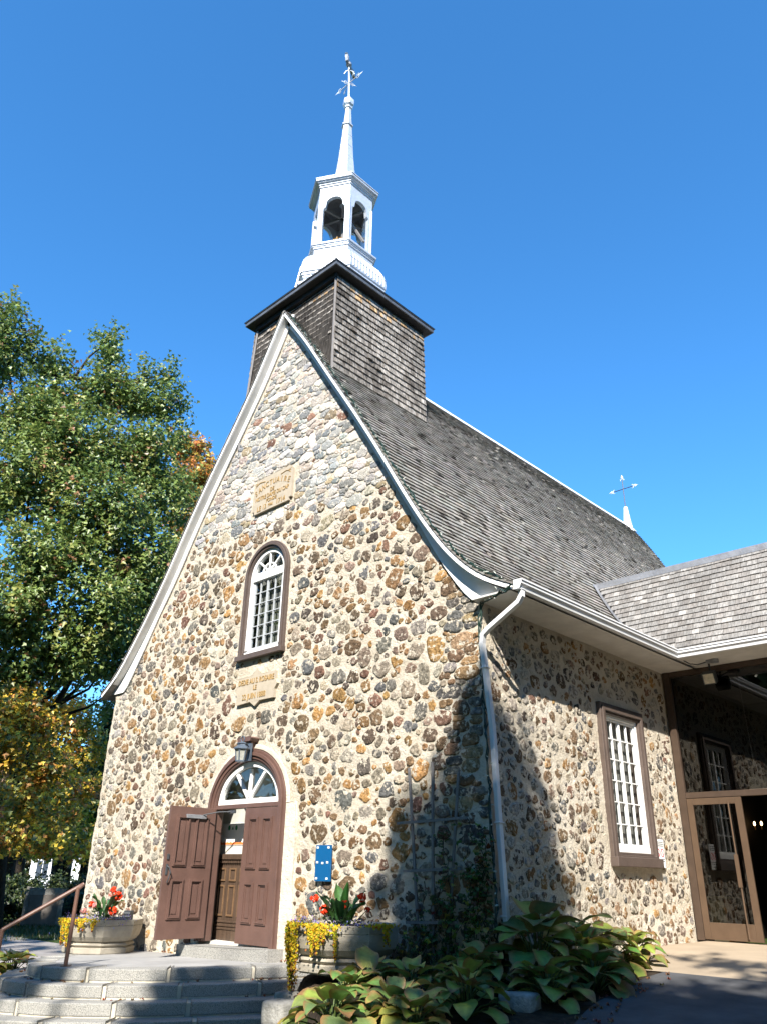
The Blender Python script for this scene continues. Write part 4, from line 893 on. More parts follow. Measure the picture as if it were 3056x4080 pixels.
g = MB(); g.box(5.24, 5.50, 6.45, 6.8, 0.1, 0.80); g.build('body', M['cream'], cab, bevel=0.005); g = MB(); g.box(5.22, 5.54, 6.42, 6.83, 0.80, 0.83); g.build('top', M['cream'], cab); g = MB(); g.box(5.501, 5.53, 6.45, 6.8, 0.1, 0.79); g.build('side_panel', M['orangewood'], cab)
for x, lb in ((5.33, 'left'), (5.47, 'right')):
    l = thing('wall_lamp', 'tiny glowing lamp deep inside the dark lobby, the %s one of two' % lb, 'lamp', (x, 9.0, 2.1), 'small lamps glowing in the lobby')
    g = MB(); g.ball((x+0.02, 9.0, 2.18), 0.028, 8, 6, sq=(0.8, 0.8, 1.6)); g.build('flame_bulb', M['flame'], l); g = MB(); g.tube([(x+0.02, 9.0, 2.06), (x+0.02, 9.0, 2.14)], 0.012, 6); g.build('holder', M['gold'], l)
fld = thing('flood_light', 'square floodlight fixed under the annex eave soffit', 'floodlight', (6.3, WY-0.22, 4.75))
g = MB(); g.obox((6.12, WY-0.30, 4.36), (0.24, 0, 0), (0, 0.10, 0.06), (0, -0.07, 0.20)); g.tube([(6.24, WY-0.22, 4.56), (6.24, WY-0.22, 4.76)], 0.02, 6); g.build('housing', M['iron'], fld, bevel=0.006)
g = MB(); g.obox((6.145, WY-0.305, 4.375), (0.19, 0, 0), (0, -0.004, -0.002), (0, -0.058, 0.166)); g.build('lens', M['floodglass'], fld)
jb = thing('junction_box', 'grey junction box with a black cable under the annex soffit', 'junction box', (6.5, 5.35, 4.75))
g = MB(); g.lathe([(0.07, 4.70), (0.07, 4.765)], 6.45, 5.35, 12); g.box(6.30, 6.40, 5.31, 5.39, 4.715, 4.765); g.build('box', M['tin'], jb); g = MB(); g.tube([(6.32, 5.35, 4.74), (6.15, 5.3, 4.70), (6.05, 5.2, 4.71), (5.98, 5.1, 4.76)], 0.010, 6); g.build('cable', M['iron'], jb)

# ---------------------------------------------------------------- ground
def sheet(name, poly_in, x0, x1, y0, y1, step, dz, mat, kind='structure'):
    xs = np.arange(x0, x1+step*0.5, step); ys = np.arange(y0, y1+step*0.5, step); mb = MB(); idx = {}
    for j, y in enumerate(ys):
        for i, x in enumerate(xs):
            q = poly_in(x, y)
            if q is None: continue
            idx[(i, j)] = len(mb.v); mb.v.append((q[0], q[1], float(groundz(q[0], q[1]))+dz)); mb.c.append((0.5,)*3)
    for j in range(len(ys)-1):
        for i in range(len(xs)-1):
            k = [(i, j), (i+1, j), (i+1, j+1), (i, j+1)]
            if all(a in idx for a in k): mb.f.append(tuple(idx[a] for a in k)); mb.mi.append(0)
    return tag(mb.build(name, mat, None, smooth=True), kind=kind)
gx = np.concatenate([np.array([-900, -300, -150, -80, -50, -35, -26]), np.arange(-20, 20.1, 0.5), np.array([24, 30, 45, 80, 150, 300, 900])]); gy = gx.copy()
mb = MB(); nx = len(gx)
G = groundz(*np.meshgrid(gx, gy)); 
for j, y in enumerate(gy):
    for i, x in enumerate(gx): mb.v.append((x, y, float(G[j, i]))); mb.c.append((0.5,)*3)
for j in range(nx-1):
    for i in range(nx-1): mb.f.append((j*nx+i, j*nx+i+1, (j+1)*nx+i+1, (j+1)*nx+i)); mb.mi.append(0)
tag(mb.build('ground', M['grass'], None, smooth=True), kind='structure')
EDGE = [(-14, 9.5), (-8, 8.0), (-4, 7.6), (-2, 7.2), (-0.8, 6.9), (0.2, 6.6), (1.0, 6.5), (1.95, 6.45)]
def edge_x(y): return float(np.interp(y, [e[0] for e in EDGE], [e[1] for e in EDGE]))
def asph(u, y): a = edge_x(y)+0.04*math.sin(y*3); return (a+(26-a)*u**1.6, y)
def param_sheet(name, f, nu, ys, dz, mat):
    mb = MB(); 
    for y in ys:
        for i in range(nu): q = f(i/(nu-1), y); mb.v.append((q[0], q[1], float(groundz(q[0], q[1]))+dz)); mb.c.append((0.5,)*3)
    for j in range(len(ys)-1):
        for i in range(nu-1): mb.f.append((j*nu+i, j*nu+i+1, (j+1)*nu+i+1, (j+1)*nu+i)); mb.mi.append(0)
    return tag(mb.build(name, mat, None, smooth=True), kind='structure')
param_sheet('asphalt_drive', asph, 40, np.linspace(-30, 1.95, 80), 0.035, M['asphalt'])
param_sheet('concrete_apron', lambda u, y: (5.1+(13.5-5.1)*u, y), 30, np.linspace(1.95, 5.83, 16), 0.034, M['slab'])
param_sheet('planting_bed', lambda u, y: (2.3+1.6*max(0, -1.0-y)+(edge_x(y)+0.02-2.3-1.6*max(0, -1.0-y))*u, y), 30, np.linspace(-3.2, 2.4, 40), 0.018, M['soil'])
param_sheet('lawn_path', lambda u, y: (-14+(-4.2+14)*u, y), 30, np.linspace(-2.0, 1.6, 12), 0.02, M['pathgrey'])
# granite steps
EP = np.array([(-3.95, 0.0), (-3.62, -0.85), (-3.08, -1.65), (-2.42, -2.32), (-1.6, -2.80), (-0.75, -2.95), (0.05, -2.72), (0.80, -2.12), (1.36, -1.35), (1.80, -0.55), (2.0, 0.0)])
def spl(P, n=72):
    t = np.concatenate([[0], np.cumsum(np.hypot(*np.diff(P, axis=0).T))]); tt = np.linspace(0, t[-1], n); x = np.interp(tt, t, P[:, 0]); y = np.interp(tt, t, P[:, 1])
    for _ in range(12): x[1:-1] = (x[:-2]+2*x[1:-1]+x[2:])/4; y[1:-1] = (y[:-2]+2*y[1:-1]+y[2:])/4
    return np.stack([x, y], 1)
E0 = spl(EP); T_ = np.gradient(E0, axis=0); T_ /= np.linalg.norm(T_, axis=1)[:, None]; N_ = np.stack([T_[:, 1], -T_[:, 0]], 1)
steps = thing('granite_steps', 'rounded flight of grey granite steps before the church door', 'steps', (-0.9, -1.5, -0.72))
g = MB(); n = len(E0); inn = E0-N_*0.36
def zt(p, dz): return TERR(p[0])+dz
vs = [(-0.95, -0.0, TERR(-0.95)-0.006)]+[(p[0], p[1], zt(p, -0.006)) for p in inn]
g.add(vs, [(0, i+1, i+2) for i in range(n-1)]); g.build('landing', M['flag'], steps)
rs = np.random.RandomState(5)
for k in range(4):
    out = E0+N_*(0.36*k); nb = [8, 9, 10, 11][k]; cuts = np.linspace(0, n-1, nb+1); cuts[1:-1] += rs.uniform(-1.8, 1.8, nb-1)
    top = -0.165*k; b = MB(); jt = MB()
    for q in range(nb):
        i0, i1 = cuts[q]+0.20, cuts[q+1]-0.20; ii = np.linspace(i0, i1, 7); oo = np.stack([np.interp(ii, np.arange(n), out[:, a]) for a in (0, 1)], 1); nn = np.stack([np.interp(ii, np.arange(n), N_[:, a]) for a in (0, 1)], 1)
        dj = rs.uniform(-0.008, 0.008); wv = 0.42
        vs = []
        for p, m in zip(oo, nn):
            pi2 = p-m*wv; pf = p+m*dj
            vs += [(pf[0], pf[1], zt(p, top-0.15)), (pf[0], pf[1], zt(p, top+rs.uniform(-0.003, 0.003))), (pi2[0], pi2[1], zt(pi2, top)), (pi2[0], pi2[1], zt(pi2, top-0.15))]
        fs = [(4*i+a, 4*i+(a+1) % 4, 4*i+4+(a+1) % 4, 4*i+4+a) for i in range(6) for a in range(4)]+[(0, 1, 2, 3), (27, 26, 25, 24)]
        b.add(vs, fs)
    st = b.build('step', M['granite'], steps, bevel=0.016)
    oi = out-N_*0.012
    vs = []
    for p, m in zip(oi, N_):
        pi2 = p-m*0.38; vs += [(p[0], p[1], zt(p, top-0.185)), (p[0], p[1], zt(p, top-0.012)), (pi2[0], pi2[1], zt(pi2, top-0.012))]
    jt.add(vs, [(3*i+a, 3*i+a+1, 3*i+4+a, 3*i+3+a) for i in range(n-1) for a in range(2)]); jt.build('joint', M['joint'], st)
g = MB(); g.prism([(-1.42, 0.1), (-1.32, -0.30), (-0.6, -0.36), (0.6, -0.36), (1.16, -0.30), (1.22, 0.1)], lambda u, v, d: (u, v, d+0.03*u), -0.25, -0.035); g.build('door_sill', M['granite'], steps, bevel=0.02)
hr = thing('stair_handrail', 'brown painted pipe handrail rising at the left of the steps', 'handrail', (-0.58, -2.65, -0.2))
zr = TERR(-0.58); g = MB(); g.tube([(-0.58, -2.65, zr-0.02), (-0.58, -2.65, 0.82)], 0.03, 10); g.lathe([(0.075, zr), (0.075, zr+0.012)], -0.58, -2.65, 12); g.build('post', M['rail'], hr)
g = MB(); g.tube([(-0.565, -2.57, 0.872), (-1.08, -3.46, 0.25)], 0.03, 10); g.tube([(-0.58, -2.65, 0.80), (-0.567, -2.585, 0.862)], 0.03, 10); g.build('rail', M['rail'], hr)
g = MB(); g.tube([(-1.08, -3.46, 0.262), (-1.08, -3.46, -0.62)], 0.03, 10); g.lathe([(0.07, -0.565), (0.07, -0.55)], -1.08, -3.46, 12); g.build('post', M['rail'], hr)

# ---------------------------------------------------------------- leaves and flowers
def leaf(mb, p, az, L, W, e0, e1, cfn, cup=0.18, prof='heart', nu=7, nv=5, roll=0.0, wav=0.02):
    p = V3(*p); h = V3(math.cos(az), math.sin(az), 0); sd_ = V3(-math.sin(az), math.cos(az), 0); ph = U(0, 6)
    vs, cs = [], []; c = p.copy()
    for i in range(nu+1):
        t = i/nu; e = math.radians(e0+(e1-e0)*t); d = h*math.cos(e)+V3(0, 0, math.sin(e)); nrm = -h*math.sin(e)+V3(0, 0, math.cos(e))
        if prof == 'heart': w = W*0.5*(math.sin(math.pi*min(1, t*0.93+0.07)**0.72))**0.85 if t < 1 else 0.004
        else: w = W*0.5*math.sin(math.pi*(t*0.9+0.08))**0.9 if t < 1 else 0.003
        sr = sd_*math.cos(roll)+nrm*math.sin(roll); nr = nrm*math.cos(roll)-sd_*math.sin(roll)
        for j in range(nv):
            v = (j/(nv-1))*2-1; back = -0.10*L*abs(v)**2*(1 if prof == 'heart' and t < 0.3 else 0)*(1-t/0.3)
            q = c+sr*(v*w)+nr*(cup*w*abs(v)**1.3*2*0.6-(wav*math.sin(ph+t*9+v*2))*abs(v))+d*back
            vs.append(q); cs.append(cfn(t, abs(v)))
        c = c+d*(L/nu)
    fs = [(i*nv+j, i*nv+j+1, (i+1)*nv+j+1, (i+1)*nv+j) for i in range(nu) for j in range(nv-1)]
    mb.add(vs, fs, cs)
def hosta_cols(kind):
    g = np.array(jit((0.14, 0.235, 0.06), 0.25)); y = np.array(jit((0.36, 0.32, 0.07), 0.2)); b = np.array((0.27, 0.15, 0.06))
    if kind == 'yellow': g = np.array((0.24, 0.25, 0.045)); y = np.array((0.42, 0.30, 0.06))
    if kind == 'lime': g = np.array((0.24, 0.31, 0.055)); y = np.array((0.33, 0.30, 0.06))
    k0 = U(0.62, 1.0); br = U(0.75, 1.5); bt = random.random() < 0.35
    def f(t, v):
        m = max(v, (t-0.35)/0.65 if bt else 0)
        c = g*(1+0.15*math.cos(v*22))
        if m > k0: c = g*0.35+y*0.65
        if m > k0*br*0.92: c = b*(0.8+0.4*random.random())
        return tuple(np.clip(c, 0.005, 0.8))
    return f
def hosta_mb(x, y, z, R, H, n, lm, seed, mix=(0.1, 0.3)):
    random.seed(seed); mb = MB()
    n = int(n*1.25)
    for i in range(n):
        k = i/n; az = i*2.39996+U(-0.3, 0.3); ring = k   # 0 inner .. 1 outer
        r = R*(0.15+0.62*ring)*U(0.85, 1.15); hz = H*(1.0-0.75*ring**1.3)*U(0.85, 1.15)
        L = lm*U(0.95, 1.38); pz = (x+r*math.cos(az), y+r*math.sin(az), z+max(0.05, hz))
        mb.tube([(x+0.03*math.cos(az), y+0.03*math.sin(az), z), (x+0.55*r*math.cos(az), y+0.55*r*math.sin(az), z+hz*0.75), pz], [0.011, 0.009, 0.006], 5, (0.09, 0.13, 0.035), cap=False)
        kd = random.random(); kind = 'yellow' if kd < mix[0] else 'lime' if kd < mix[0]+mix[1]*1.5 else 'green'
        leaf(mb, pz, az+U(-0.35, 0.35), L, L*U(0.74, 0.92), 40-58*ring+U(-14, 14), -15-62*ring+U(-15, 15), hosta_cols(kind), cup=U(0.05, 0.28), roll=U(-0.3, 0.3), wav=0.012)
    return mb
HG = 'hosta plants in the bed beside the church'
HOST = [
 # x, y, R, H, n, leaf, label, mix
 (5.78, 0.05, 0.55, 0.74, 26, 0.38, 'tallest hosta with upright broad leaves beside the foot of the white downspout', (0.02, 0.35)),
 (5.85, 0.90, 0.52, 0.58, 24, 0.32, 'large green hosta in the middle of the clump below the side wall', (0.05, 0.3)),
 (5.80, 1.65, 0.46, 0.44, 22, 0.28, 'hosta with one orange leaf below the window side of the stone wall', (0.14, 0.3)),
 (5.80, 2.35, 0.42, 0.34, 20, 0.25, 'low yellowing hosta nearest the glass door, at the apron edge', (0.12, 0.4)),
 (6.35, 0.35, 0.48, 0.36, 22, 0.27, 'drooping dark green hosta spilling to the asphalt edge', (0.03, 0.12)),
 (6.30, -0.55, 0.46, 0.34, 22, 0.25, 'green hosta just behind the pale edging rock', (0.08, 0.25)),
 (5.55, -0.85, 0.44, 0.40, 22, 0.24, 'brown edged hosta in front of the church corner', (0.14, 0.3)),
 (5.95, -1.55, 0.42, 0.36, 22, 0.22, 'browning hosta with yellow cupped leaves in the front row', (0.22, 0.25)),
 (5.10, -1.45, 0.42, 0.32, 20, 0.22, 'ragged hosta between the planter and the church corner', (0.1, 0.2)),
 (5.65, -2.25, 0.46, 0.33, 22, 0.24, 'blue green hosta at the bottom edge, below the browning one', (0.08, 0.15)),
 (4.75, -1.70, 0.42, 0.34, 20, 0.23, 'dark green hosta in front of the right concrete planter', (0.03, 0.15)),
 (5.35, -2.85, 0.46, 0.30, 22, 0.25, 'wide green hosta at the lowest edge near the steps', (0.03, 0.12)),
 (6.05, -2.45, 0.40, 0.28, 20, 0.22, 'small hosta with browned edges low in the front corner', (0.15, 0.2)),
 (4.85, -2.15, 0.42, 0.34, 18, 0.24, 'hosta with one tall dark leaf beside the right end of the steps', (0.02, 0.1)),
]
for i, (x, y, R, H, n, lm, lb, mix) in enumerate(HOST):
    z = float(groundz(x, y)); tag(hosta_mb(x, y, z, R, H, n, lm, 100+i, mix).build('hosta', M['hosta'], None, True, loc=(x, y, z)), lb, 'plant', HG)
random.seed(77)
x, y = 4.95, -1.95; mb = MB(); z = float(groundz(x, y)); mb.tube([(x, y, z), (x-0.02, y, z+0.45)], 0.012, 5, (0.09, 0.13, 0.035)); leaf(mb, (x-0.02, y, z+0.45), 2.6, 0.34, 0.27, 55, 5, hosta_cols('yellow'), cup=0.1)
tag(mb.build('hosta', M['hosta'], None, True, loc=(x, y, z)), 'single pale yellow hosta leaf standing up before the right planter', 'plant', HG)
for i, (x, y, lb) in enumerate([(-3.1, -2.75, 'pale yellow green hosta nearest the stair handrail'), (-3.55, -3.0, 'withered yellow hosta at the far left edge of the bed'), (-3.3, -2.2, 'small light green hosta beside the left end of the landing')]):
    z = -0.68; tag(hosta_mb(x, y, z, 0.40, 0.38, 22, 0.24, 200+i, (0.30, 0.45)).build('hosta', M['hosta'], None, True, loc=(x, y, z)), lb, 'plant', 'hosta plants left of the steps')
random.seed(5)
# planters
PP = [(0.40, 0.0), (0.60, 0.0), (0.625, 0.02), (0.635, 0.10), (0.575, 0.115), (0.60, 0.125), (0.63, 0.15), (0.60, 0.178), (0.57, 0.19), (0.63, 0.215), (0.69, 0.28), (0.72, 0.38), (0.727, 0.452), (0.718, 0.455), (0.718, 0.460), (0.730, 0.463), (0.735, 0.545), (0.67, 0.55), (0.64, 0.50), (0.1, 0.50)]
def planter(x, y, z, lb, rot):
    p = thing('concrete_planter', lb, 'planter', (x, y, z), 'octagonal concrete planters by the door')
    MB().lathe([(r, z+h) for r, h in PP], x, y, 8, rot).build('bowl', M['concrete'], p, bevel=0.03)
    MB().lathe([(0.64, z+0.505), (0.3, z+0.53), (0.02, z+0.54)], x, y, 12).build('potting_soil', M['soil'], p, smooth=True)
    return p
PL = (-3.12, -0.78, TERR(-3.12)+0.0); PR = (3.42, -0.86, -0.06)
planter(*PL, 'octagonal concrete planter left of the door, standing on the granite landing', 0.35); planter(*PR, 'octagonal concrete planter right of the door, half hidden by hostas', 0.45)
def canna(x, y, z, n, L, lb, flowers, lean=0.0):
    t = thing('canna_plant', lb, 'flowering plant', (x, y, z), 'red flowering plants in the planters')
    mb = MB()
    for i in range(n):
        az = i*2.4+U(-0.4, 0.4); r = 0.06+0.10*random.random(); l = L*U(0.7, 1.1); e = U(58, 82); p = (x+r*math.cos(az), y+r*math.sin(az), z+U(0.0, 0.18))
        gc = np.array(jit((0.045, 0.115, 0.035), 0.25)); mb.tube([(x, y, z-0.03), p], 0.010, 5, tuple(gc), cap=False)
        leaf(mb, p, az, l, l*U(0.26, 0.36), e, e-U(15, 60), lambda t, v, gc=gc: tuple(gc*(1.35 if v < 0.1 else 1.0)), cup=0.3, prof='lance', roll=U(-0.3, 0.3))
    for i in range(60):
        az, r = U(0, 6.28), U(0.02, 0.22); l = U(0.05, 0.09); leaf(mb, (x+r*math.cos(az), y+r*math.sin(az), z+U(0.02, 0.2)), az, l, l*0.6, U(0, 60), U(-40, 20), lambda t, v: (0.05, 0.10, 0.03), nu=3, nv=3)
    mb.build('leaves', M['hosta'], t, True)
    for fx, fy, fz, s, c in flowers:
        mb = MB(); mb.tube([(x+fx*0.4, y+fy*0.4, z), (x+fx, y+fy, z+fz)], 0.006, 5, (0.06, 0.10, 0.03))
        for i in range(26):
            d = RS.normal(0, 1, 3); d /= np.linalg.norm(d); q = V3(x+fx, y+fy, z+fz)+d*s*np.array((1, 1, 0.8)); col = jit(c if random.random() < 0.9 else (0.75, 0.55, 0.5), 0.15)
            a = np.cross(d, RS.normal(0, 1, 3)); a /= np.linalg.norm(a); b = np.cross(d, a); w = s*0.55
            mb.add([q-a*w, q-b*w*0.8, q+a*w, q+b*w*0.8, q+d*s*0.35], [(0, 1, 4), (1, 2, 4), (2, 3, 4), (3, 0, 4)], col)
        mb.build('flower', M['petal'], t)
RED = (0.80, 0.055, 0.012); PNK = (0.80, 0.32, 0.26)
z = PL[2]+0.52
canna(PL[0]-0.05, PL[1]+0.05, z, 13, 0.36, 'red flowering plant with broad upright leaves in the left planter', [(0.12, 0.05, 0.50, 0.055, RED), (0.20, 0.10, 0.40, 0.075, RED), (0.16, 0.06, 0.15, 0.075, RED), (-0.28, -0.15, 0.25, 0.055, RED), (-0.20, -0.10, 0.23, 0.055, PNK), (-0.40, -0.22, 0.13, 0.055, PNK), (0.05, 0.05, 0.42, 0.045, PNK)])
zr_ = PR[2]+0.52
canna(PR[0]+0.02, PR[1]-0.1, zr_, 15, 0.42, 'red flowering plant with broad dark leaves in the right planter', [(-0.34, -0.18, 0.32, 0.05, RED), (-0.12, -0.18, 0.19, 0.06, RED), (0.11, -0.06, 0.25, 0.058, RED), (0.26, 0.12, 0.34, 0.055, RED), (0.32, 0.16, 0.20, 0.035, RED)])
def purple(px, py, z, lb, arc):
    mb = MB()
    for i in range(900):
        a = U(*arc); r = 0.60+RS.normal(0, 0.09); q = V3(px+r*math.cos(a), py+r*math.sin(a), z+abs(RS.normal(0, 0.05))-max(0, r-0.68)*1.0); d = RS.normal(0, 1, 3); d /= np.linalg.norm(d); b = np.cross(d, (0.3, 0.2, 0.9)); b /= np.linalg.norm(b); w = U(0.008, 0.018)
        c = jit((0.22, 0.17, 0.42), 0.3) if random.random() < 0.5 else jit((0.05, 0.085, 0.035), 0.3)
        mb.add([q-d*w, q-b*w*0.7, q+d*w, q+b*w*0.7], [(0, 1, 2, 3)], c)
    for i in range(0):
        a = arc[0]+(arc[1]-arc[0])*U(0.35, 0.9); 
        for k in range(40):
            r = 0.73+0.02*random.random(); q = V3(px+r*math.cos(a)+U(-0.02, 0.02), py+r*math.sin(a)+U(-0.02, 0.02), z-k*0.004-0.02); w = 0.012; mb.add([q-V3(w, 0, 0), q+V3(0, 0, w), q+V3(w, 0, 0), q-V3(0, w, w)], [(0, 1, 2, 3)], jit((0.24, 0.18, 0.42), 0.25))
    tag(mb.build('purple_bedding', M['petal'], None, loc=(px, py, z)), lb, 'flowers', 'purple flowers in the planters')
purple(PL[0], PL[1], PL[2]+0.53, 'small purple bedding flowers along the front rim of the left planter', (-2.4, 0.4)); purple(PR[0], PR[1], PR[2]+0.53, 'small purple bedding flowers along the rim of the right planter', (-2.9, 0.1))
def trailing(px, py, z, strands, lb):
    mb = MB()
    for a, L, w, n in strands:
        for i in range(n):
            k = random.random()**0.9; aa = a+RS.normal(0, w)*(1-0.45*k)/0.7; r = (0.66+0.09*min(1, k*8))+U(0, 0.035)-max(0, k*L-0.25)*0.14
            if k < 0.03: r = U(0.5, 0.72)
            q = V3(px+r*math.cos(aa), py+r*math.sin(aa), z+0.05-k*L*(0.75+0.25*math.sin(aa*60))); s = U(0.010, 0.019); o = V3(math.cos(aa), math.sin(aa), 0); d = o+RS.normal(0, 0.6, 3); d /= np.linalg.norm(d); b = np.cross(d, (0, 0.1, 1.)); b /= np.linalg.norm(b); e = np.cross(d, b)
            c = jit((0.58, 0.41, 0.025), 0.25); 
            if k > 0.82 and random.random() < 0.5: c = jit((0.30, 0.12, 0.03), 0.3)
            elif random.random() < 0.2: c = jit((0.22, 0.24, 0.03), 0.3)
            mb.add([q-b*s, q-e*s, q+b*s, q+e*s], [(0, 1, 2, 3)], c)
    tag(mb.build('trailing_plant', M['petal'], None, loc=(px, py, z)), lb, 'plant', 'yellow trailing plants over the planters')
trailing(PL[0], PL[1], PL[2]+0.52, [(-1.52, 0.42, 0.035, 520), (-1.36, 0.46, 0.03, 560), (-1.44, 0.12, 0.16, 420), (-0.98, 0.22, 0.035, 160), (-0.70, 0.20, 0.03, 110), (-1.1, 0.07, 0.22, 260), (-2.6, 0.5, 0.05, 320)], 'yellow trailing plant hanging over the front of the left planter')
trailing(PR[0], PR[1], PR[2]+0.52, [(-2.55, 0.82, 0.17, 3000), (-1.80, 0.58, 0.05, 620), (-1.30, 0.36, 0.055, 700), (-1.15, 0.22, 0.07, 300), (-0.92, 0.40, 0.02, 150), (-0.02, 0.25, 0.04, 200), (-0.12, 0.05, 0.14, 200), (-1.5, 0.06, 0.25, 250)], 'yellow trailing plant falling in a thick curtain over the right planter')
sl = thing('planter_spotlight', 'small black spotlight box in the right part of the left planter', 'spotlight', (PL[0]+0.48, PL[1]+0.30, PL[2]+0.5))
g = MB(); x, y, z = PL[0]+0.44, PL[1]+0.20, PL[2]+0.50
g.obox((x-0.07, y, z+0.02), (0.14, 0.05, 0), (-0.03, 0.09, 0), (0, 0, 0.17)); 
g.build('housing', M['iron'], sl, bevel=0.006)
g = MB()
for i in range(3): g.obox((x-0.075, y-0.012, z+0.03+i*0.055), (0.145, 0.05, 0), (-0.004, 0.012, 0), (0, 0, 0.02))
g.build('louvre', M['tin'], sl)
# trellis with vine
tr = thing('wall_trellis', 'weathered wooden fan trellis against the wall right of the planter', 'trellis', (4.3, -0.1, -0.1))
for a, b in (((3.86, 2.50), (4.08, -0.15)), ((4.31, 2.55), (4.29, -0.15)), ((4.78, 2.40), (4.50, -0.15))): MB().beam((a[0], -0.11, a[1]), (b[0], -0.11, b[1]), 0.038, 0.022, up=(0, 1, 0)).build('upright', M['greywood'], tr)
for z, x0, x1 in ((1.77, 3.66, 4.92), (1.15, 3.78, 4.80), (0.52, 3.84, 4.72)): MB().beam((x0, -0.135, z-0.02), (x1, -0.135, z+0.02), 0.035, 0.022, up=(0, 1, 0)).build('cross_bar', M['greywood'], tr)
vine = thing('climbing_vine', 'dark leafy vine climbing the trellis at the church corner', 'climbing plant', (4.6, -0.12, -0.2))
mb = MB(); st = MB(); random.seed(31)
for s_ in range(14):
    x = U(4.05, 5.15); z = -0.15; pts = []; top = U(0.6, 2.15) if x > 4.3 else U(0.3, 1.2)
    while z < top: pts.append((x, -0.10+U(-0.05, 0.04), z)); x += U(-0.07, 0.08); x = min(5.2, max(3.9, x)); z += U(0.05, 0.12)
    if len(pts) < 3: continue
    st.tube(pts, 0.006, 4, cap=False)
    for p in pts:
        for k in range(random.choice((1, 2, 4, 7))):
            kd = random.random(); c = jit((0.085, 0.15, 0.045), 0.35) if kd < 0.72 else jit((0.30, 0.30, 0.05), 0.3) if kd < 0.90 else jit((0.20, 0.06, 0.025), 0.3)
            l = U(0.045, 0.10); leaf(mb, (p[0]+RS.normal(0, 0.07), p[1]-abs(RS.normal(0, 0.05)), p[2]+RS.normal(0, 0.06)), U(0, 6.3), l, l*0.9, U(-40, 40), U(-70, 10), lambda t, v, c=c: c, nu=3, nv=3)
mb.build('leaves', M['hosta'], vine, True); st.build('stem', M['bark'], vine)
mb = MB(); random.seed(8)
for i in range(46):
    x0, y0 = 4.05+RS.normal(0, 0.16), -0.45+RS.normal(0, 0.1); l = U(0.05, 0.10); z = groundz(4.05, -0.45)+U(0.05, 0.5); mb.tube([(4.05, -0.45, groundz(4.05, -0.45)), (x0, y0, z)], 0.004, 4, (0.08, 0.09, 0.03), cap=False); c = jit((0.36, 0.28, 0.03), 0.3) if random.random() < 0.6 else jit((0.10, 0.13, 0.03), 0.3)
    leaf(mb, (x0, y0, z), U(0, 6.3), l, l*0.55, U(-10, 50), U(-60, 0), lambda t, v, c=c: c, nu=3, nv=3)
tag(mb.build('weed_plant', M['hosta'], None, True, loc=(4.05, -0.45, -0.15)), 'small yellow leaved weed between planter and trellis', 'plant')
mb = MB(); random.seed(9)
for i in range(1100):
    x = U(2.9, 5.2); y = -0.08-abs(RS.normal(0, 0.28)); 
    if (x-PR[0])**2+(y-PR[1])**2 < 0.6: continue
    z = float(groundz(x, y)); az = U(0, 6.3); l = U(0.10, 0.34); h = V3(math.cos(az), math.sin(az), 0); s_ = V3(-h[1], h[0], 0)*0.006; b = V3(x, y, z)
    mb.add([b-s_, b+s_, b+h*l*0.25+V3(0, 0, l*0.7)+s_*0.7, b+h*l*0.25+V3(0, 0, l*0.7)-s_*0.7, b+h*l*0.6+V3(0, 0, l*0.95)], [(0, 1, 2, 3), (3, 2, 4)], jit((0.035, 0.065, 0.018), 0.4) if random.random() < 0.85 else jit((0.22, 0.17, 0.07), 0.3))
tag(mb.build('grass_tufts', M['hosta'], None, loc=(4, -0.3, -0.15)), 'uncut dark grass along the foot of the church wall', 'grass', kind='stuff')
# string lights
def lights(name_pts, lb, n, seed, strands=2):
    random.seed(seed); P = np.array(name_pts, float); t = np.concatenate([[0], np.cumsum(np.linalg.norm(np.diff(P, axis=0), axis=1))])
    s = thing('string_lights', lb, 'string lights', tuple(P[0]), 'dark green light strings on the church front')
    mb = MB(); ev = lambda q: np.array([np.interp(q, t, P[:, k]) for k in range(3)])
    for k in range(strands):
        pts = []; q = 0
        while q < t[-1]: pts.append(ev(q)+RS.normal(0, 0.018, 3)); q += U(0.06, 0.14)
        mb.tube(pts, 0.012, 4, cap=False)
    mb.build('cable', M['cable'], s)
    b0 = None
    for i in range(n):
        p = ev(t[-1]*(i+0.5)/n)+RS.normal(0, 0.022, 3); d = RS.normal(0, 1, 3); d[2] = abs(d[2])*0.4; d /= np.linalg.norm(d)
        MB().tube([p, p+d*0.025, p+d*0.05], [0.009, 0.010, 0.003], 5).build('bulb', M['bulb'], s)
up = offset(RPS, -0.035)
lights([(x, -0.20, z) for x, z in up[2:-1]], 'green light string lying along the right edge of the gable roof', 70, 3)
lights([(5.92, -0.28, 4.78), (5.6, -0.24, 4.72), (5.24, -0.06, 4.74), (5.17, -0.05, 4.3), (5.21, -0.04, 2.9), (5.25, -0.05, 1.6), (5.27, -0.04, 0.7), (5.28, -0.04, -0.2)], 'green light string hanging down the church corner beside the downspout', 44, 4, 3)
upl = offset(LPS, -0.03)
lights([(x, -0.20, z) for x, z in upl[1:]], 'green light string along the left edge of the gable roof', 50, 5)
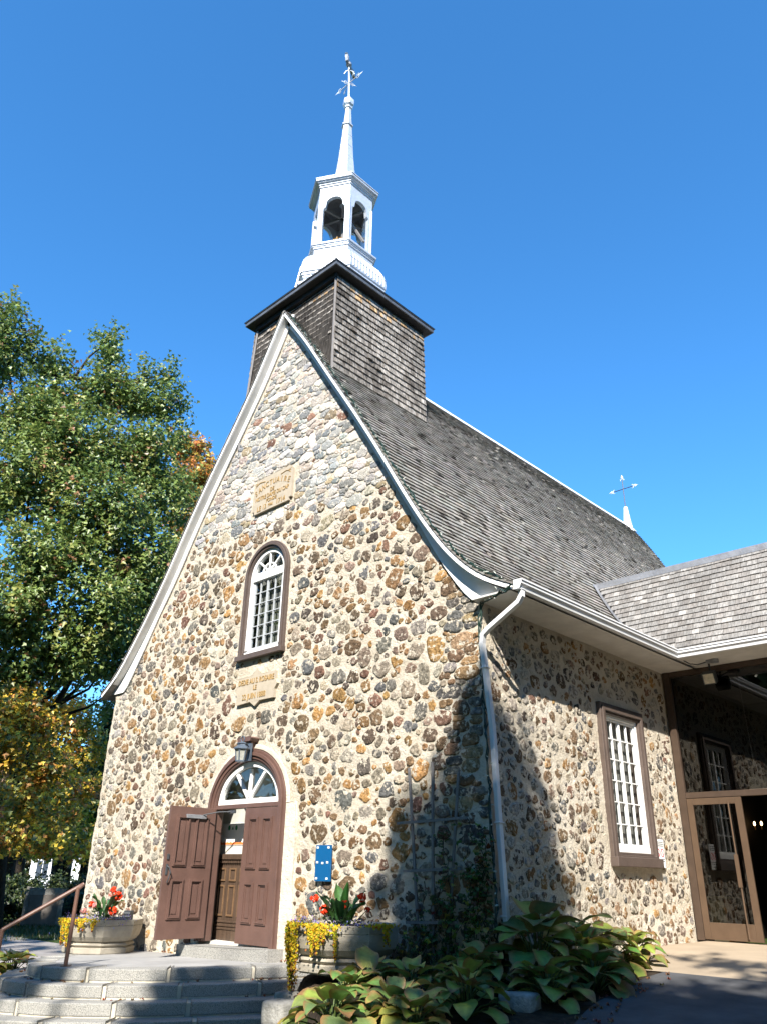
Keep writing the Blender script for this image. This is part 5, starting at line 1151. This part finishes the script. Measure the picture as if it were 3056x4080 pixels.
# edging rock, fallen leaves
random.seed(12)
def rock(x, y, z, a, b, c, lb):
    mb = MB(); mb.obox((x-a/2, y-b/2, z-0.05), (a, 0.05, 0), (-0.04, b, 0), (0, 0, c+0.05)); o = mb.build('edging_rock', M['stonegrey'], None, True, loc=(x, y, z), bevel=0.05, sub=1); tag(o, lb, 'rock'); return o
rock(6.22, -0.98, float(groundz(6.2, -0.9)), 0.40, 0.30, 0.17, 'pale squared edging rock among hostas at the bottom edge')
rock(2.78, -1.18, -0.52, 0.36, 0.34, 0.20, 'rough stone at the right end of the steps, under the yellow trailing plant'); rock(3.15, -1.66, -0.58, 0.38, 0.34, 0.24, 'low rough stone between the steps and the front hostas')
mb = MB()
for i in range(170):
    k = random.random()
    if k < 0.35: y = U(-2, 1.8); x = edge_x(y)+U(-0.1, 0.35); z = float(groundz(x, y))+0.045
    elif k < 0.7: a = random.randrange(len(E0)); kk = random.choice((1, 2)); p = E0[a]+N_[a]*(0.36*(kk-1)+0.05+0.04*random.random()); x, y = p; z = TERR(x)-0.165*kk+0.008
    else: x, y = U(-2.2, 1.4), -U(0.02, 0.10); z = TERR(x)+0.01
    l = U(0.03, 0.065); c = jit((0.22, 0.09, 0.035), 0.45); leaf(mb, (x, y, z), U(0, 6.3), l, l*0.8, U(-5, 25), U(-30, 30), lambda t, v, c=c: c, nu=3, nv=3, cup=0.3)
tag(mb.build('fallen_leaves', M['hosta'], None, True, loc=(3, -2, -0.3)), 'scattered brown fallen leaves on the steps and drive edge', 'leaves', kind='stuff')

# ---------------------------------------------------------------- trees
def foliage(name, lobes, n, size, pal, parent, seed, twig=0.30, mat=None, flat=0.5, shell=0.45, skip_view=False):
    rs = np.random.RandomState(seed); lb = np.array(lobes, float); vol = lb[:, 3]*lb[:, 3]*lb[:, 4]; w = vol**0.72; w /= w.sum()
    nt_ = max(4, n//26); li = rs.choice(len(lb), nt_, p=w)
    d = rs.normal(0, 1, (nt_, 3)); d /= np.linalg.norm(d, axis=1)[:, None]; r = rs.rand(nt_)**shell
    C = lb[li, :3]+d*r[:, None]*np.stack([lb[li, 3], lb[li, 3], lb[li, 4]], 1)
    ti = rs.randint(0, nt_, n); dr_ = d*0.75+np.array((0, 0, 0.75))+rs.normal(0, 0.25, (nt_, 3)); dr_ /= np.linalg.norm(dr_, axis=1)[:, None]
    al = rs.uniform(-1.2, 1.5, (n, 1))*twig*1.25; P = C[ti]+dr_[ti]*al+rs.normal(0, twig*0.52, (n, 3))*(1.25-0.45*np.abs(al)/(twig*1.9))
    pc = np.array([c for c, _ in pal]); pw = np.array([k for _, k in pal], float); pw /= pw.sum()
    tcol = rs.choice(len(pc), nt_, p=pw); own = rs.choice(len(pc), n, p=pw); ci = np.where(rs.rand(n) < 0.62, tcol[ti], own)
    col = pc[ci]*(1+rs.uniform(-0.28, 0.28, (n, 1)))
    s = size*rs.uniform(0.65, 1.25, n)
    nrm = rs.normal(0, 1, (n, 3)); nrm[:, 2] = np.abs(nrm[:, 2])+flat; nrm += d[ti]*0.8+np.array((0.25, -0.35, 0.2)); nrm /= np.linalg.norm(nrm, axis=1)[:, None]
    a = np.cross(nrm, rs.normal(0, 1, (n, 3))); a /= np.linalg.norm(a, axis=1)[:, None]; a[:, 2] -= 0.35; a /= np.linalg.norm(a, axis=1)[:, None]
    b = np.cross(nrm, a); b /= np.linalg.norm(b, axis=1)[:, None]; nn = np.cross(a, b)
    S = s[:, None]; fold = rs.uniform(0.05, 0.35, (n, 1))
    tpl = [(-0.5, 0, 0), (-0.12, 0.50, 1), (0.02, 0.22, 0.4), (0.55, 0.0, -0.3), (0.02, -0.22, 0.4), (-0.12, -0.50, 1)]
    V = np.stack([P+S*(a*u+b*v+nn*fold*k) for u, v, k in tpl], 1).reshape(-1, 3)
    base = (np.arange(n)*6)[:, None]
    F = np.concatenate([base+np.array([[0, 1, 2, 3]]), base+np.array([[0, 3, 4, 5]])], 0)
    return fast_mesh(name, V, F, mat or M['leaf'], np.repeat(np.clip(col, 0.004, 0.9), 6, 0), parent)
def wood(pts, r, m, parent, name='trunk', limbs=()):
    g = MB(); g.tube(pts, r, 9)
    for p, q in limbs: g.tube(p, q, 6)
    return g.build(name, m, parent, smooth=True)
def limbs_to(lobes, spine, n, seed, r0=0.09):
    rs = np.random.RandomState(seed); out = []; S = np.array(spine, float)
    for i in rs.permutation(len(lobes))[:n]:
        c = np.array(lobes[i][:3]); low = S[S[:, 2] < c[2]-0.8]; s = low[-1] if len(low) else S[0]
        m1 = s+(c-s)*0.4+np.array((0, 0, -0.1*np.linalg.norm(c-s)))+rs.normal(0, 0.15, 3); m2 = s+(c-s)*0.72+rs.normal(0, 0.15, 3); out.append(([s, m1, m2, c+np.array((0, 0, lobes[i][4]*0.5))], [r0, r0*0.7, r0*0.45, 0.015]))
    return out
GRN_P = [((0.15, 0.215, 0.05), 5), ((0.21, 0.275, 0.066), 4), ((0.10, 0.165, 0.044), 4), ((0.31, 0.32, 0.09), 2), ((0.30, 0.15, 0.07), 0.5)]
ORG_P = [((0.218, 0.241, 0.052), 4), ((0.483, 0.287, 0.057), 4), ((0.575, 0.23, 0.063), 3), ((0.529, 0.391, 0.069), 3)]
YEL_P = [((0.792, 0.518, 0.058), 4), ((0.85, 0.662, 0.086), 3), ((0.302, 0.302, 0.065), 4), ((0.605, 0.288, 0.065), 3), ((0.187, 0.223, 0.058), 3)]
YGR_P = [((0.667, 0.54, 0.04), 5), ((0.437, 0.46, 0.052), 4), ((0.23, 0.276, 0.046), 2)]
DGR_P = [((0.07, 0.115, 0.035), 5), ((0.10, 0.16, 0.045), 3), ((0.25, 0.23, 0.05), 1)]
MAPLE= [(-14.08, 1.75, 20.09, 0.49, 0.98), (-14.0, 1.96, 18.11, 0.95, 1.27), (-15.22, 0.15, 19.04, 0.65, 0.87), (-15.12, 0.43, 17.16, 1.16, 1.38), (-15.33, -2.0, 20.28, 0.55, 0.88), (-15.29, -1.82, 18.59, 1.17, 1.6), (-14.36, -0.44, 15.56, 1.31, 1.31), (-13.48, 3.11, 17.97, 0.74, 0.95), (-13.49, 3.09, 19.17, 0.38, 0.65), (-13.04, 3.99, 19.42, 0.32, 0.54), (-13.06, 3.96, 18.2, 0.64, 0.85), (-13.2, 4.76, 18.16, 0.32, 0.54), (-12.8, 4.46, 16.9, 0.52, 0.73), (-13.24, 1.17, 14.77, 1.66, 1.47), (-12.87, 3.23, 15.17, 1.3, 1.3), (-13.35, -0.56, 12.82, 1.78, 1.59), (-12.44, 4.07, 13.65, 1.17, 1.17), (-11.94, 1.68, 11.95, 1.73, 1.46), (-12.98, 5.16, 14.55, 0.41, 0.82), (-12.0, 0.23, 9.8, 1.66, 1.31), (-11.7, 3.32, 10.53, 1.55, 1.27), (-12.5, 4.98, 11.52, 0.58, 0.97), (-11.26, 1.96, 8.49, 1.63, 1.12), (-12.15, -0.16, 7.84, 1.45, 1.11), (-11.94, 3.93, 8.84, 1.0, 0.91), (-12.07, 1.39, 7.05, 1.47, 0.78), (-12.32, 3.2, 7.28, 0.9, 0.72), (-12.54, 0.23, 6.43, 1.03, 0.6), (-12.99, 4.09, 8.09, 0.56, 0.75), (-13.64, 3.92, 6.32, 0.37, 0.47)]
MAPLE_L= [(-15.67, -3.47, 17.6, 1.9, 1.8)]
ORANGE= [(-21.87, 10.76, 22.22, 0.5, 0.65), (-22.25, 10.09, 21.92, 0.57, 0.71), (-21.46, 11.44, 21.24, 0.28, 0.71), (-20.84, 10.53, 20.05, 0.76, 0.82), (-21.2, 9.92, 19.49, 0.68, 0.96), (-20.45, 11.17, 19.26, 0.34, 0.68), (-20.67, 10.82, 18.32, 0.61, 0.94), (-20.99, 10.28, 17.09, 0.8, 1.2), (-20.75, 10.68, 15.35, 0.79, 1.18), (-21.56, 10.3, 14.49, 0.79, 1.32), (-20.94, 10.37, 12.4, 1.03, 1.28), (-21.2, 9.92, 10.97, 0.76, 1.02)]
YEL= [(-21.72, 4.22, 7.49, 1.42, 0.95), (-22.0, 6.14, 7.29, 1.21, 0.85), (-21.71, 4.23, 5.96, 1.41, 1.06), (-22.0, 6.12, 5.71, 1.45, 0.96), (-22.46, 7.52, 6.78, 0.75, 0.62), (-22.41, 7.62, 5.49, 0.99, 0.74), (-21.25, 5.34, 4.18, 1.52, 0.82), (-22.48, 7.46, 4.12, 1.11, 0.74), (-21.52, 4.71, 3.39, 1.28, 0.7), (-20.57, 4.39, 2.16, 1.02, 0.57), (-21.08, 5.74, 2.87, 1.17, 0.58), (-22.3, 2.63, 6.11, 1.76, 1.76), (-22.21, 2.87, 3.75, 1.75, 1.17)]
YEL2= [(-23.41, 7.85, 2.15, 1.01, 0.38), (-23.13, 8.42, 2.07, 0.63, 0.32), (-23.68, 7.26, 1.83, 0.76, 0.32), (-23.81, 9.29, 2.42, 0.39, 0.39), (-24.34, 8.21, 3.21, 1.04, 0.52)]
GRN= [(-23.77, 9.37, 6.58, 0.46, 0.78), (-24.71, 9.73, 5.21, 0.6, 0.8), (-24.5, 10.13, 3.88, 0.53, 0.66), (-24.65, 9.84, 3.1, 0.66, 0.53), (-23.81, 9.3, 7.74, 0.33, 0.52), (-25.68, 10.04, 4.26, 0.68, 0.54)]

NEAR_Y = [(-11.83, 0.13, 5.21, 0.5, 0.41), (-11.52, 0.9, 4.78, 0.58, 0.41), (-11.47, 0.2, 3.86, 0.57, 0.41), (-11.34, 1.3, 3.55, 0.58, 0.37), (-11.22, 0.83, 2.76, 0.65, 0.32), (-11.67, 2.27, 2.47, 0.51, 0.25), (-11.11, 0.56, 1.85, 0.64, 0.28), (-11.18, 1.66, 1.77, 0.74, 0.29), (-11.92, 2.89, 1.55, 0.43, 0.21), (-11.73, -0.48, 4.27, 0.65, 0.65)]
T1 = [(-15.0, 2.16, -0.7), (-14.68, 1.61, 2.53), (-14.43, 1.44, 5.15), (-14.25, 1.34, 7.57), (-14.33, 1.13, 10.19), (-14.75, 0.87, 14.16), (-15.19, 0.24, 18.49)]
t = thing('maple_tree', 'tall green maple towering at the left of the church', 'tree', (-15.0, 2.16, -0.7))
wood(T1, [0.30, 0.24, 0.21, 0.18, 0.15, 0.09, 0.03], M['bark'], t, limbs=[([(-14.64, 1.71, 3.05), (-14.07, 1.8, 4.07), (-13.63, 1.81, 5.19), (-13.12, 1.97, 5.87), (-12.8, 2.21, 6.84), (-12.78, 2.26, 8.36), (-12.3, 3.0, 10.5)], [0.17, 0.15, 0.13, 0.11, 0.09, 0.07, 0.03]), ([(-14.40, 1.44, 5.3), (-13.9, 2.2, 6.5), (-13.3, 3.0, 7.8), (-12.9, 3.6, 9.5)], [0.13, 0.10, 0.08, 0.03])]+limbs_to(MAPLE+MAPLE_L, T1, 30, 3))
foliage('crown', MAPLE, 70000, 0.168, GRN_P, t, 41, 0.29)
foliage('crown', NEAR_Y, 8000, 0.15, YEL_P, t, 48, 0.27)
foliage('crown', MAPLE_L, 4500, 0.18, GRN_P, t, 42, 0.34)
t = thing('maple_tree', 'orange tipped maple rising behind the tall green maple', 'tree', (-21.6, 10.3, -0.7))
T2 = [(-21.6, 10.3, -0.7), (-21.5, 10.2, 6), (-21.3, 10.3, 12), (-21.2, 10.4, 18), (-21.3, 10.5, 21)]
wood(T2, [0.3, 0.24, 0.18, 0.1, 0.03], M['bark'], t, limbs=limbs_to(ORANGE, T2, 8, 4)); foliage('crown', ORANGE, 16000, 0.23, ORG_P, t, 43, 0.27)
t = thing('maple_tree', 'yellow and orange maple with bare dark trunk under the green maple', 'tree', (-21.4, 5.05, -0.7))
T3 = [(-21.38, 5.05, -0.7), (-21.41, 4.96, 1.39), (-21.43, 4.93, 2.93), (-21.96, 4.94, 4.87), (-22.49, 4.99, 6.97), (-22.5, 5.2, 8.5)]
wood(T3, [0.26, 0.21, 0.18, 0.15, 0.11, 0.03], M['bark'], t, limbs=limbs_to(YEL, T3, 10, 5, 0.06)); foliage('crown', YEL, 21000, 0.21, YEL_P, t, 44, 0.30)
t = thing('maple_tree', 'bright yellow green maple on twin dark trunks', 'tree', (-25.3, 9.0, -0.7))
g = MB(); g.tube([(-25.17, 8.85, -0.7), (-25.23, 8.68, 1.37), (-25.2, 8.6, 3.0), (-24.9, 8.5, 4.2)], [0.30, 0.24, 0.2, 0.05], 9); g.tube([(-25.35, 9.3, -0.7), (-25.43, 9.18, 1.48), (-25.3, 8.95, 3.0), (-25.0, 9.2, 4.5)], [0.30, 0.24, 0.2, 0.05], 9); g.build('trunk', M['bark'], t, smooth=True)
foliage('crown', YEL2, 7000, 0.19, YGR_P, t, 45, 0.24)
t = thing('maple_tree', 'dark green tree half hidden by the left church corner', 'tree', (-25.2, 10.0, -0.7))
T5 = [(-25.2, 10.0, -0.7), (-24.9, 9.9, 3), (-24.6, 9.8, 6), (-24.0, 9.5, 8)]
wood(T5, [0.25, 0.2, 0.14, 0.03], M['bark'], t, limbs=limbs_to(GRN, T5, 5, 6, 0.05)); foliage('crown', GRN, 7000, 0.21, DGR_P, t, 46, 0.30)
t = thing('maple_tree', 'slim bare trunk with thin foliage far left between the yellow maples', 'tree', (-28.6, 8.6, -0.7))
wood([(-28.55, 8.62, -0.7), (-28.62, 8.45, 1.46), (-28.64, 8.43, 3.5), (-28.5, 8.3, 6)], [0.26, 0.22, 0.18, 0.05], M['bark'], t); foliage('crown', [(-28.5, 8.2, 4.6, 1.8, 1.3), (-28.0, 10.0, 5.0, 1.6, 1.2), (-29.2, 6.4, 4.8, 1.6, 1.3)], 6000, 0.22, YEL_P, t, 47, 0.34)
# hedge shrubs
SH = [(-18.6, 3.6, 1.25, 0.95, 'dark shrub at the far left of the hedge row'), (-19.2, 5.3, 1.3, 0.95, 'dark shrub behind the stone marker'), (-18.8, 7.0, 1.3, 1.0, 'dark shrub in the row right of the stone marker'), (-17.4, 7.4, 1.1, 0.85, 'low dark shrub against the church corner'), (-17.0, 2.6, 1.0, 0.8, 'low spreading shrub in front of the hedge row'), (-16.9, 6.0, 0.8, 0.55, 'small low shrub just right of the marker')]
for i, (x, y, r, h, lb) in enumerate(SH):
    t = thing('hedge_shrub', lb, 'shrub', (x, y, -0.66), 'dark shrubs left of the church')
    rs = np.random.RandomState(60+i); lob = [(x+rs.normal(0, r*0.4), y+rs.normal(0, r*0.4), -0.66+h*rs.uniform(0.5, 1.25), r*0.6, h*0.55) for _ in range(7)]+[(x, y, -0.66+h*0.5, r*0.9, h*0.7)]
    foliage('foliage', lob, 4200, 0.13, [((0.024, 0.042, 0.016), 5), ((0.05, 0.08, 0.022), 2), ((0.09, 0.11, 0.03), 1)], t, 61+i, 0.16)
    wood([(x, y, -0.7), (x, y, -0.66+h*0.9)], [0.06, 0.02], M['bark'], t, 'stem')
# far trees, houses
foliage('far_woods', [(-92+i*5.5, 38+i*5, 4+2.0*math.sin(i*1.9), 5.0, 5.5) for i in range(-5, 10)], 26000, 0.75, [((0.13, 0.10, 0.04), 3), ((0.09, 0.10, 0.03), 3), ((0.17, 0.12, 0.05), 2)], None, 71, 0.9).name = 'far_woods'
tag(bpy.data.objects['far_woods'], 'brownish wood far behind the white houses', 'trees', kind='stuff')
def house(cx, cy, w, d, h, ang, lb, cols):
    hT = thing('white_house', lb, 'house', (cx, cy, -0.66), 'white houses far beyond the lawn'); ca, sa = math.cos(ang), math.sin(ang)
    X = lambda u, v, z: (cx+ca*u-sa*v, cy+sa*u+ca*v, z)
    bm_ = MB(); z0 = -0.66
    bm_.add([X(u, v, z) for u in (-w/2, w/2) for v in (-d/2, d/2) for z in (z0, z0+h)], [(0, 1, 3, 2), (4, 6, 7, 5), (0, 4, 5, 1), (2, 3, 7, 6), (0, 2, 6, 4), (1, 5, 7, 3)])
    bm_.build('wall', M['siding'], hT)
    r = MB(); r.add([X(-w/2-0.4, -d/2-0.4, z0+h), X(w/2+0.4, -d/2-0.4, z0+h), X(w/2+0.4, d/2+0.4, z0+h), X(-w/2-0.4, d/2+0.4, z0+h), X(-w/2-0.4, 0, z0+h+2.4), X(w/2+0.4, 0, z0+h+2.4)], [(0, 1, 5, 4), (2, 3, 4, 5), (0, 4, 3), (1, 2, 5), (0, 3, 2, 1)]); r.build('roof', M['tin'], hT)
    for k in range(cols):
        u = -w/2+w*(k+0.5)/cols
        for zz in (z0+0.9, z0+3.5):
            f = MB(); f.prism([(u-0.5, zz), (u+0.5, zz), (u+0.5, zz+1.4), (u-0.5, zz+1.4)], lambda a, b, e: X(a, -d/2-e, b), 0.0, 0.03); f = f.build('window', M['white'], hT)
            p = MB()
            for a0, a1 in ((-0.42, -0.03), (0.03, 0.42)): p.prism([(u+a0, zz+0.08), (u+a1, zz+0.08), (u+a1, zz+1.32), (u+a0, zz+1.32)], lambda a, b, e: X(a, -d/2-e, b), 0.031, 0.05)
            p.build('pane', M['winglass'], f)
house(-55.5, 25.0, 7.0, 7.0, 5.5, math.radians(62), 'white sided house with many windows between the dark trunks', 4)
house(-60.0, 14.5, 6.0, 7.0, 5.0, math.radians(66), 'white house at the far left edge behind the shrubs', 2)
mk = thing('stone_marker', 'rough grey stone marker with a smooth brown face on the lawn', 'monument', (-16.25, 4.2, -0.66))
g = MB(); ang = math.atan2(0.8, 0.43); ca, sa = math.cos(ang), math.sin(ang); XM = lambda u, z, d: (-16.25+ca*u+sa*d, 4.2+sa*u-ca*d, -0.66+z)
g.prism([(-0.62, 0), (0.60, 0), (0.58, 0.55), (0.60, 1.08), (0.30, 1.12), (-0.15, 1.10), (-0.60, 1.14), (-0.63, 0.6)], XM, -0.25, 0.0); g.build('stone', M['stonegrey'], mk, bevel=0.06)
g = MB(); g.prism([(-0.48, 0.05), (0.44, 0.05), (0.44, 0.92), (-0.48, 0.92)], XM, 0.001, 0.03); g.build('face_plate', M['headstone'], mk, bevel=0.01)
ps = thing('yellow_post', 'thin yellow post beyond the dark shrubs', 'post', (-36.0, 16.9, -0.66)); g = MB(); g.tube([(-36, 16.9, -0.66), (-36, 16.9, 1.25)], 0.09, 8); g.build('pole', M['yellowpaint'], ps); g = MB(); g.ball((-36, 16.9, 1.25), 0.10, 8, 5); g.build('cap', M['yellowpaint'], ps)
# lawn grass blades near the path
rs = np.random.RandomState(15); n = 9000; px = rs.uniform(-19, -10.7, n); py = rs.uniform(0, 8, n); hh = rs.uniform(0.05, 0.13, n); az = rs.rand(n)*6.28
b = np.stack([px, py, np.full(n, -0.66)], 1); s_ = np.stack([-np.sin(az), np.cos(az), 0*az], 1)*0.012; tp = b+np.stack([np.cos(az)*hh*0.4, np.sin(az)*hh*0.4, hh], 1)
V = np.stack([b-s_, b+s_, tp], 1).reshape(-1, 3); F = np.arange(3*n).reshape(n, 3); cg = np.where(rs.rand(n, 1) < 0.8, np.array([[0.05, 0.085, 0.02]]), np.array([[0.20, 0.12, 0.04]]))*rs.uniform(0.7, 1.3, (n, 1))
o = fast_mesh('lawn_grass', V, F, M['leaf'], np.repeat(cg, 3, 0), None, loc=(-15, 4, -0.66)); tag(o, 'short autumn lawn behind the path', 'grass', kind='stuff')

# ---------------------------------------------------------------- trees standing behind the viewpoint (shade casters, then a row added to block skylight)
def shade_tree(name, lb, base, lobes, n, size, seed, r=0.3, pal=GRN_P, twig=0.3):
    t = thing(name, lb, 'tree', base, 'trees standing behind the viewpoint'); top = max(l[2] for l in lobes)
    sp = [base, (base[0], base[1], base[2]+(top-base[2])*0.5), (base[0], base[1], top)]
    wood(sp, [r, r*0.6, 0.03], M['bark'], t, limbs=limbs_to(lobes, sp, min(10, len(lobes)), seed, 0.06)); foliage('crown', lobes, n, size, pal, t, seed, twig)
A = SUN; 
cone = []; wide = []
ap = V3(5.2, 0.0, 3.25)+V3(*A)*20.5
for k in range(12):
    dz = 0.35+k*0.95; rr = 0.30+0.19*k; rr = min(rr, 2.2); cone.append((ap[0], ap[1], ap[2]-dz, rr, 0.75))
    if 1 <= k <= 3: sh_ = 0.52+0.22*k; wide.append((ap[0]-0.807*sh_, ap[1]-0.591*sh_, ap[2]-dz-0.25, rr*0.95, 0.75))
    if 1 <= k <= 5: sh_ = 0.30+0.15*k; wide.append((ap[0]+0.807*sh_, ap[1]+0.591*sh_, ap[2]-dz+0.15, rr*0.8, 0.75))
core, loose = cone[:5]+wide, cone[5:]
shade_tree('shade_tree', 'narrow upright tree behind the viewpoint shading the church corner', (float(ap[0]), float(ap[1]), -0.6), core+loose, 100, 0.26, 81)
foliage('crown', core, 9500, 0.24, GRN_P, bpy.data.objects['shade_tree'], 84, 0.3); foliage('crown', loose[:2], 300, 0.24, GRN_P, bpy.data.objects['shade_tree'], 85, 0.3)
def along(p, t): q = V3(*p)+V3(*A)*t; return (float(q[0]), float(q[1]), float(q[2]))
sp_ = [along(p, 27)+(rr, rz) for p, rr, rz in [((-0.6, -3.0, -0.3), 0.35, 0.25), ((1.6, -2.0, -0.3), 0.5, 0.4), ((2.2, -2.4, -0.3), 0.7, 0.5), ((2.6, -0.4, 0.9), 0.16, 0.5), ((2.4, -1.6, -0.2), 0.5, 0.3), ((3.4, -2.6, -0.3), 0.35, 0.2), ((-1.9, -3.1, -0.4), 0.25, 0.2)]]
shade_tree('shade_tree', 'sparse spreading tree behind the viewpoint dappling the steps', (12.5, -19.6, -0.6), sp_, 2600, 0.26, 82, twig=0.22)
sp_ = [along(p, 22)+(rr, rz) for p, rr, rz in [((8.0, -0.5, -0.2), 1.6, 0.9), ((9.6, 0.6, -0.1), 1.4, 0.7), ((8.2, 2.4, 0.0), 0.55, 0.3), ((7.0, 2.9, 0.0), 0.4, 0.22), ((9.4, 2.9, 0.0), 0.6, 0.3), ((8.3, -2.6, -0.2), 0.8, 0.5), ((10.5, -1.0, -0.2), 1.5, 0.8)]]
shade_tree('shade_tree', 'broad tree behind the viewpoint shading the asphalt drive', (17.6, -13.6, -0.6), sp_, 6000, 0.28, 83)
SKY_BLOCKERS = [(-16, -15, 24, 'left of all the others'), (-7, -21, 22, 'second from the left'), (4, -25, 20, 'third from the left, facing the door'), (-1.5, -28, 18, 'behind the second and third'), (13, -28, 18.5, 'fourth from the left'), (21, -24, 17.5, 'in the middle of the row'), (28, -15, 18, 'just right of the middle'), (26, -4, 15, 'lower one right of the drive'), (24, 3, 26, 'tall one facing the side wall'), (23, 11, 27, 'tallest one beyond the annex'), (24, 20, 26, 'last on the right')]
for i, (x, y, h, lb) in enumerate(SKY_BLOCKERS):  # unseen row, put here to cut the sky fill on the walls
    rs = np.random.RandomState(90+i); lob = [(x+rs.normal(0, 2.6), y+rs.normal(0, 2.6), 2.0+(h-4.0)*(q+0.5)/16, 3.2, 2.2) for q in range(16)]
    shade_tree('sky_block_tree', 'unseen tree added in the row behind the viewpoint to block skylight, '+lb, (x, y, -0.66), lob, 5200, 0.8, 91+i, 0.35, twig=0.9)
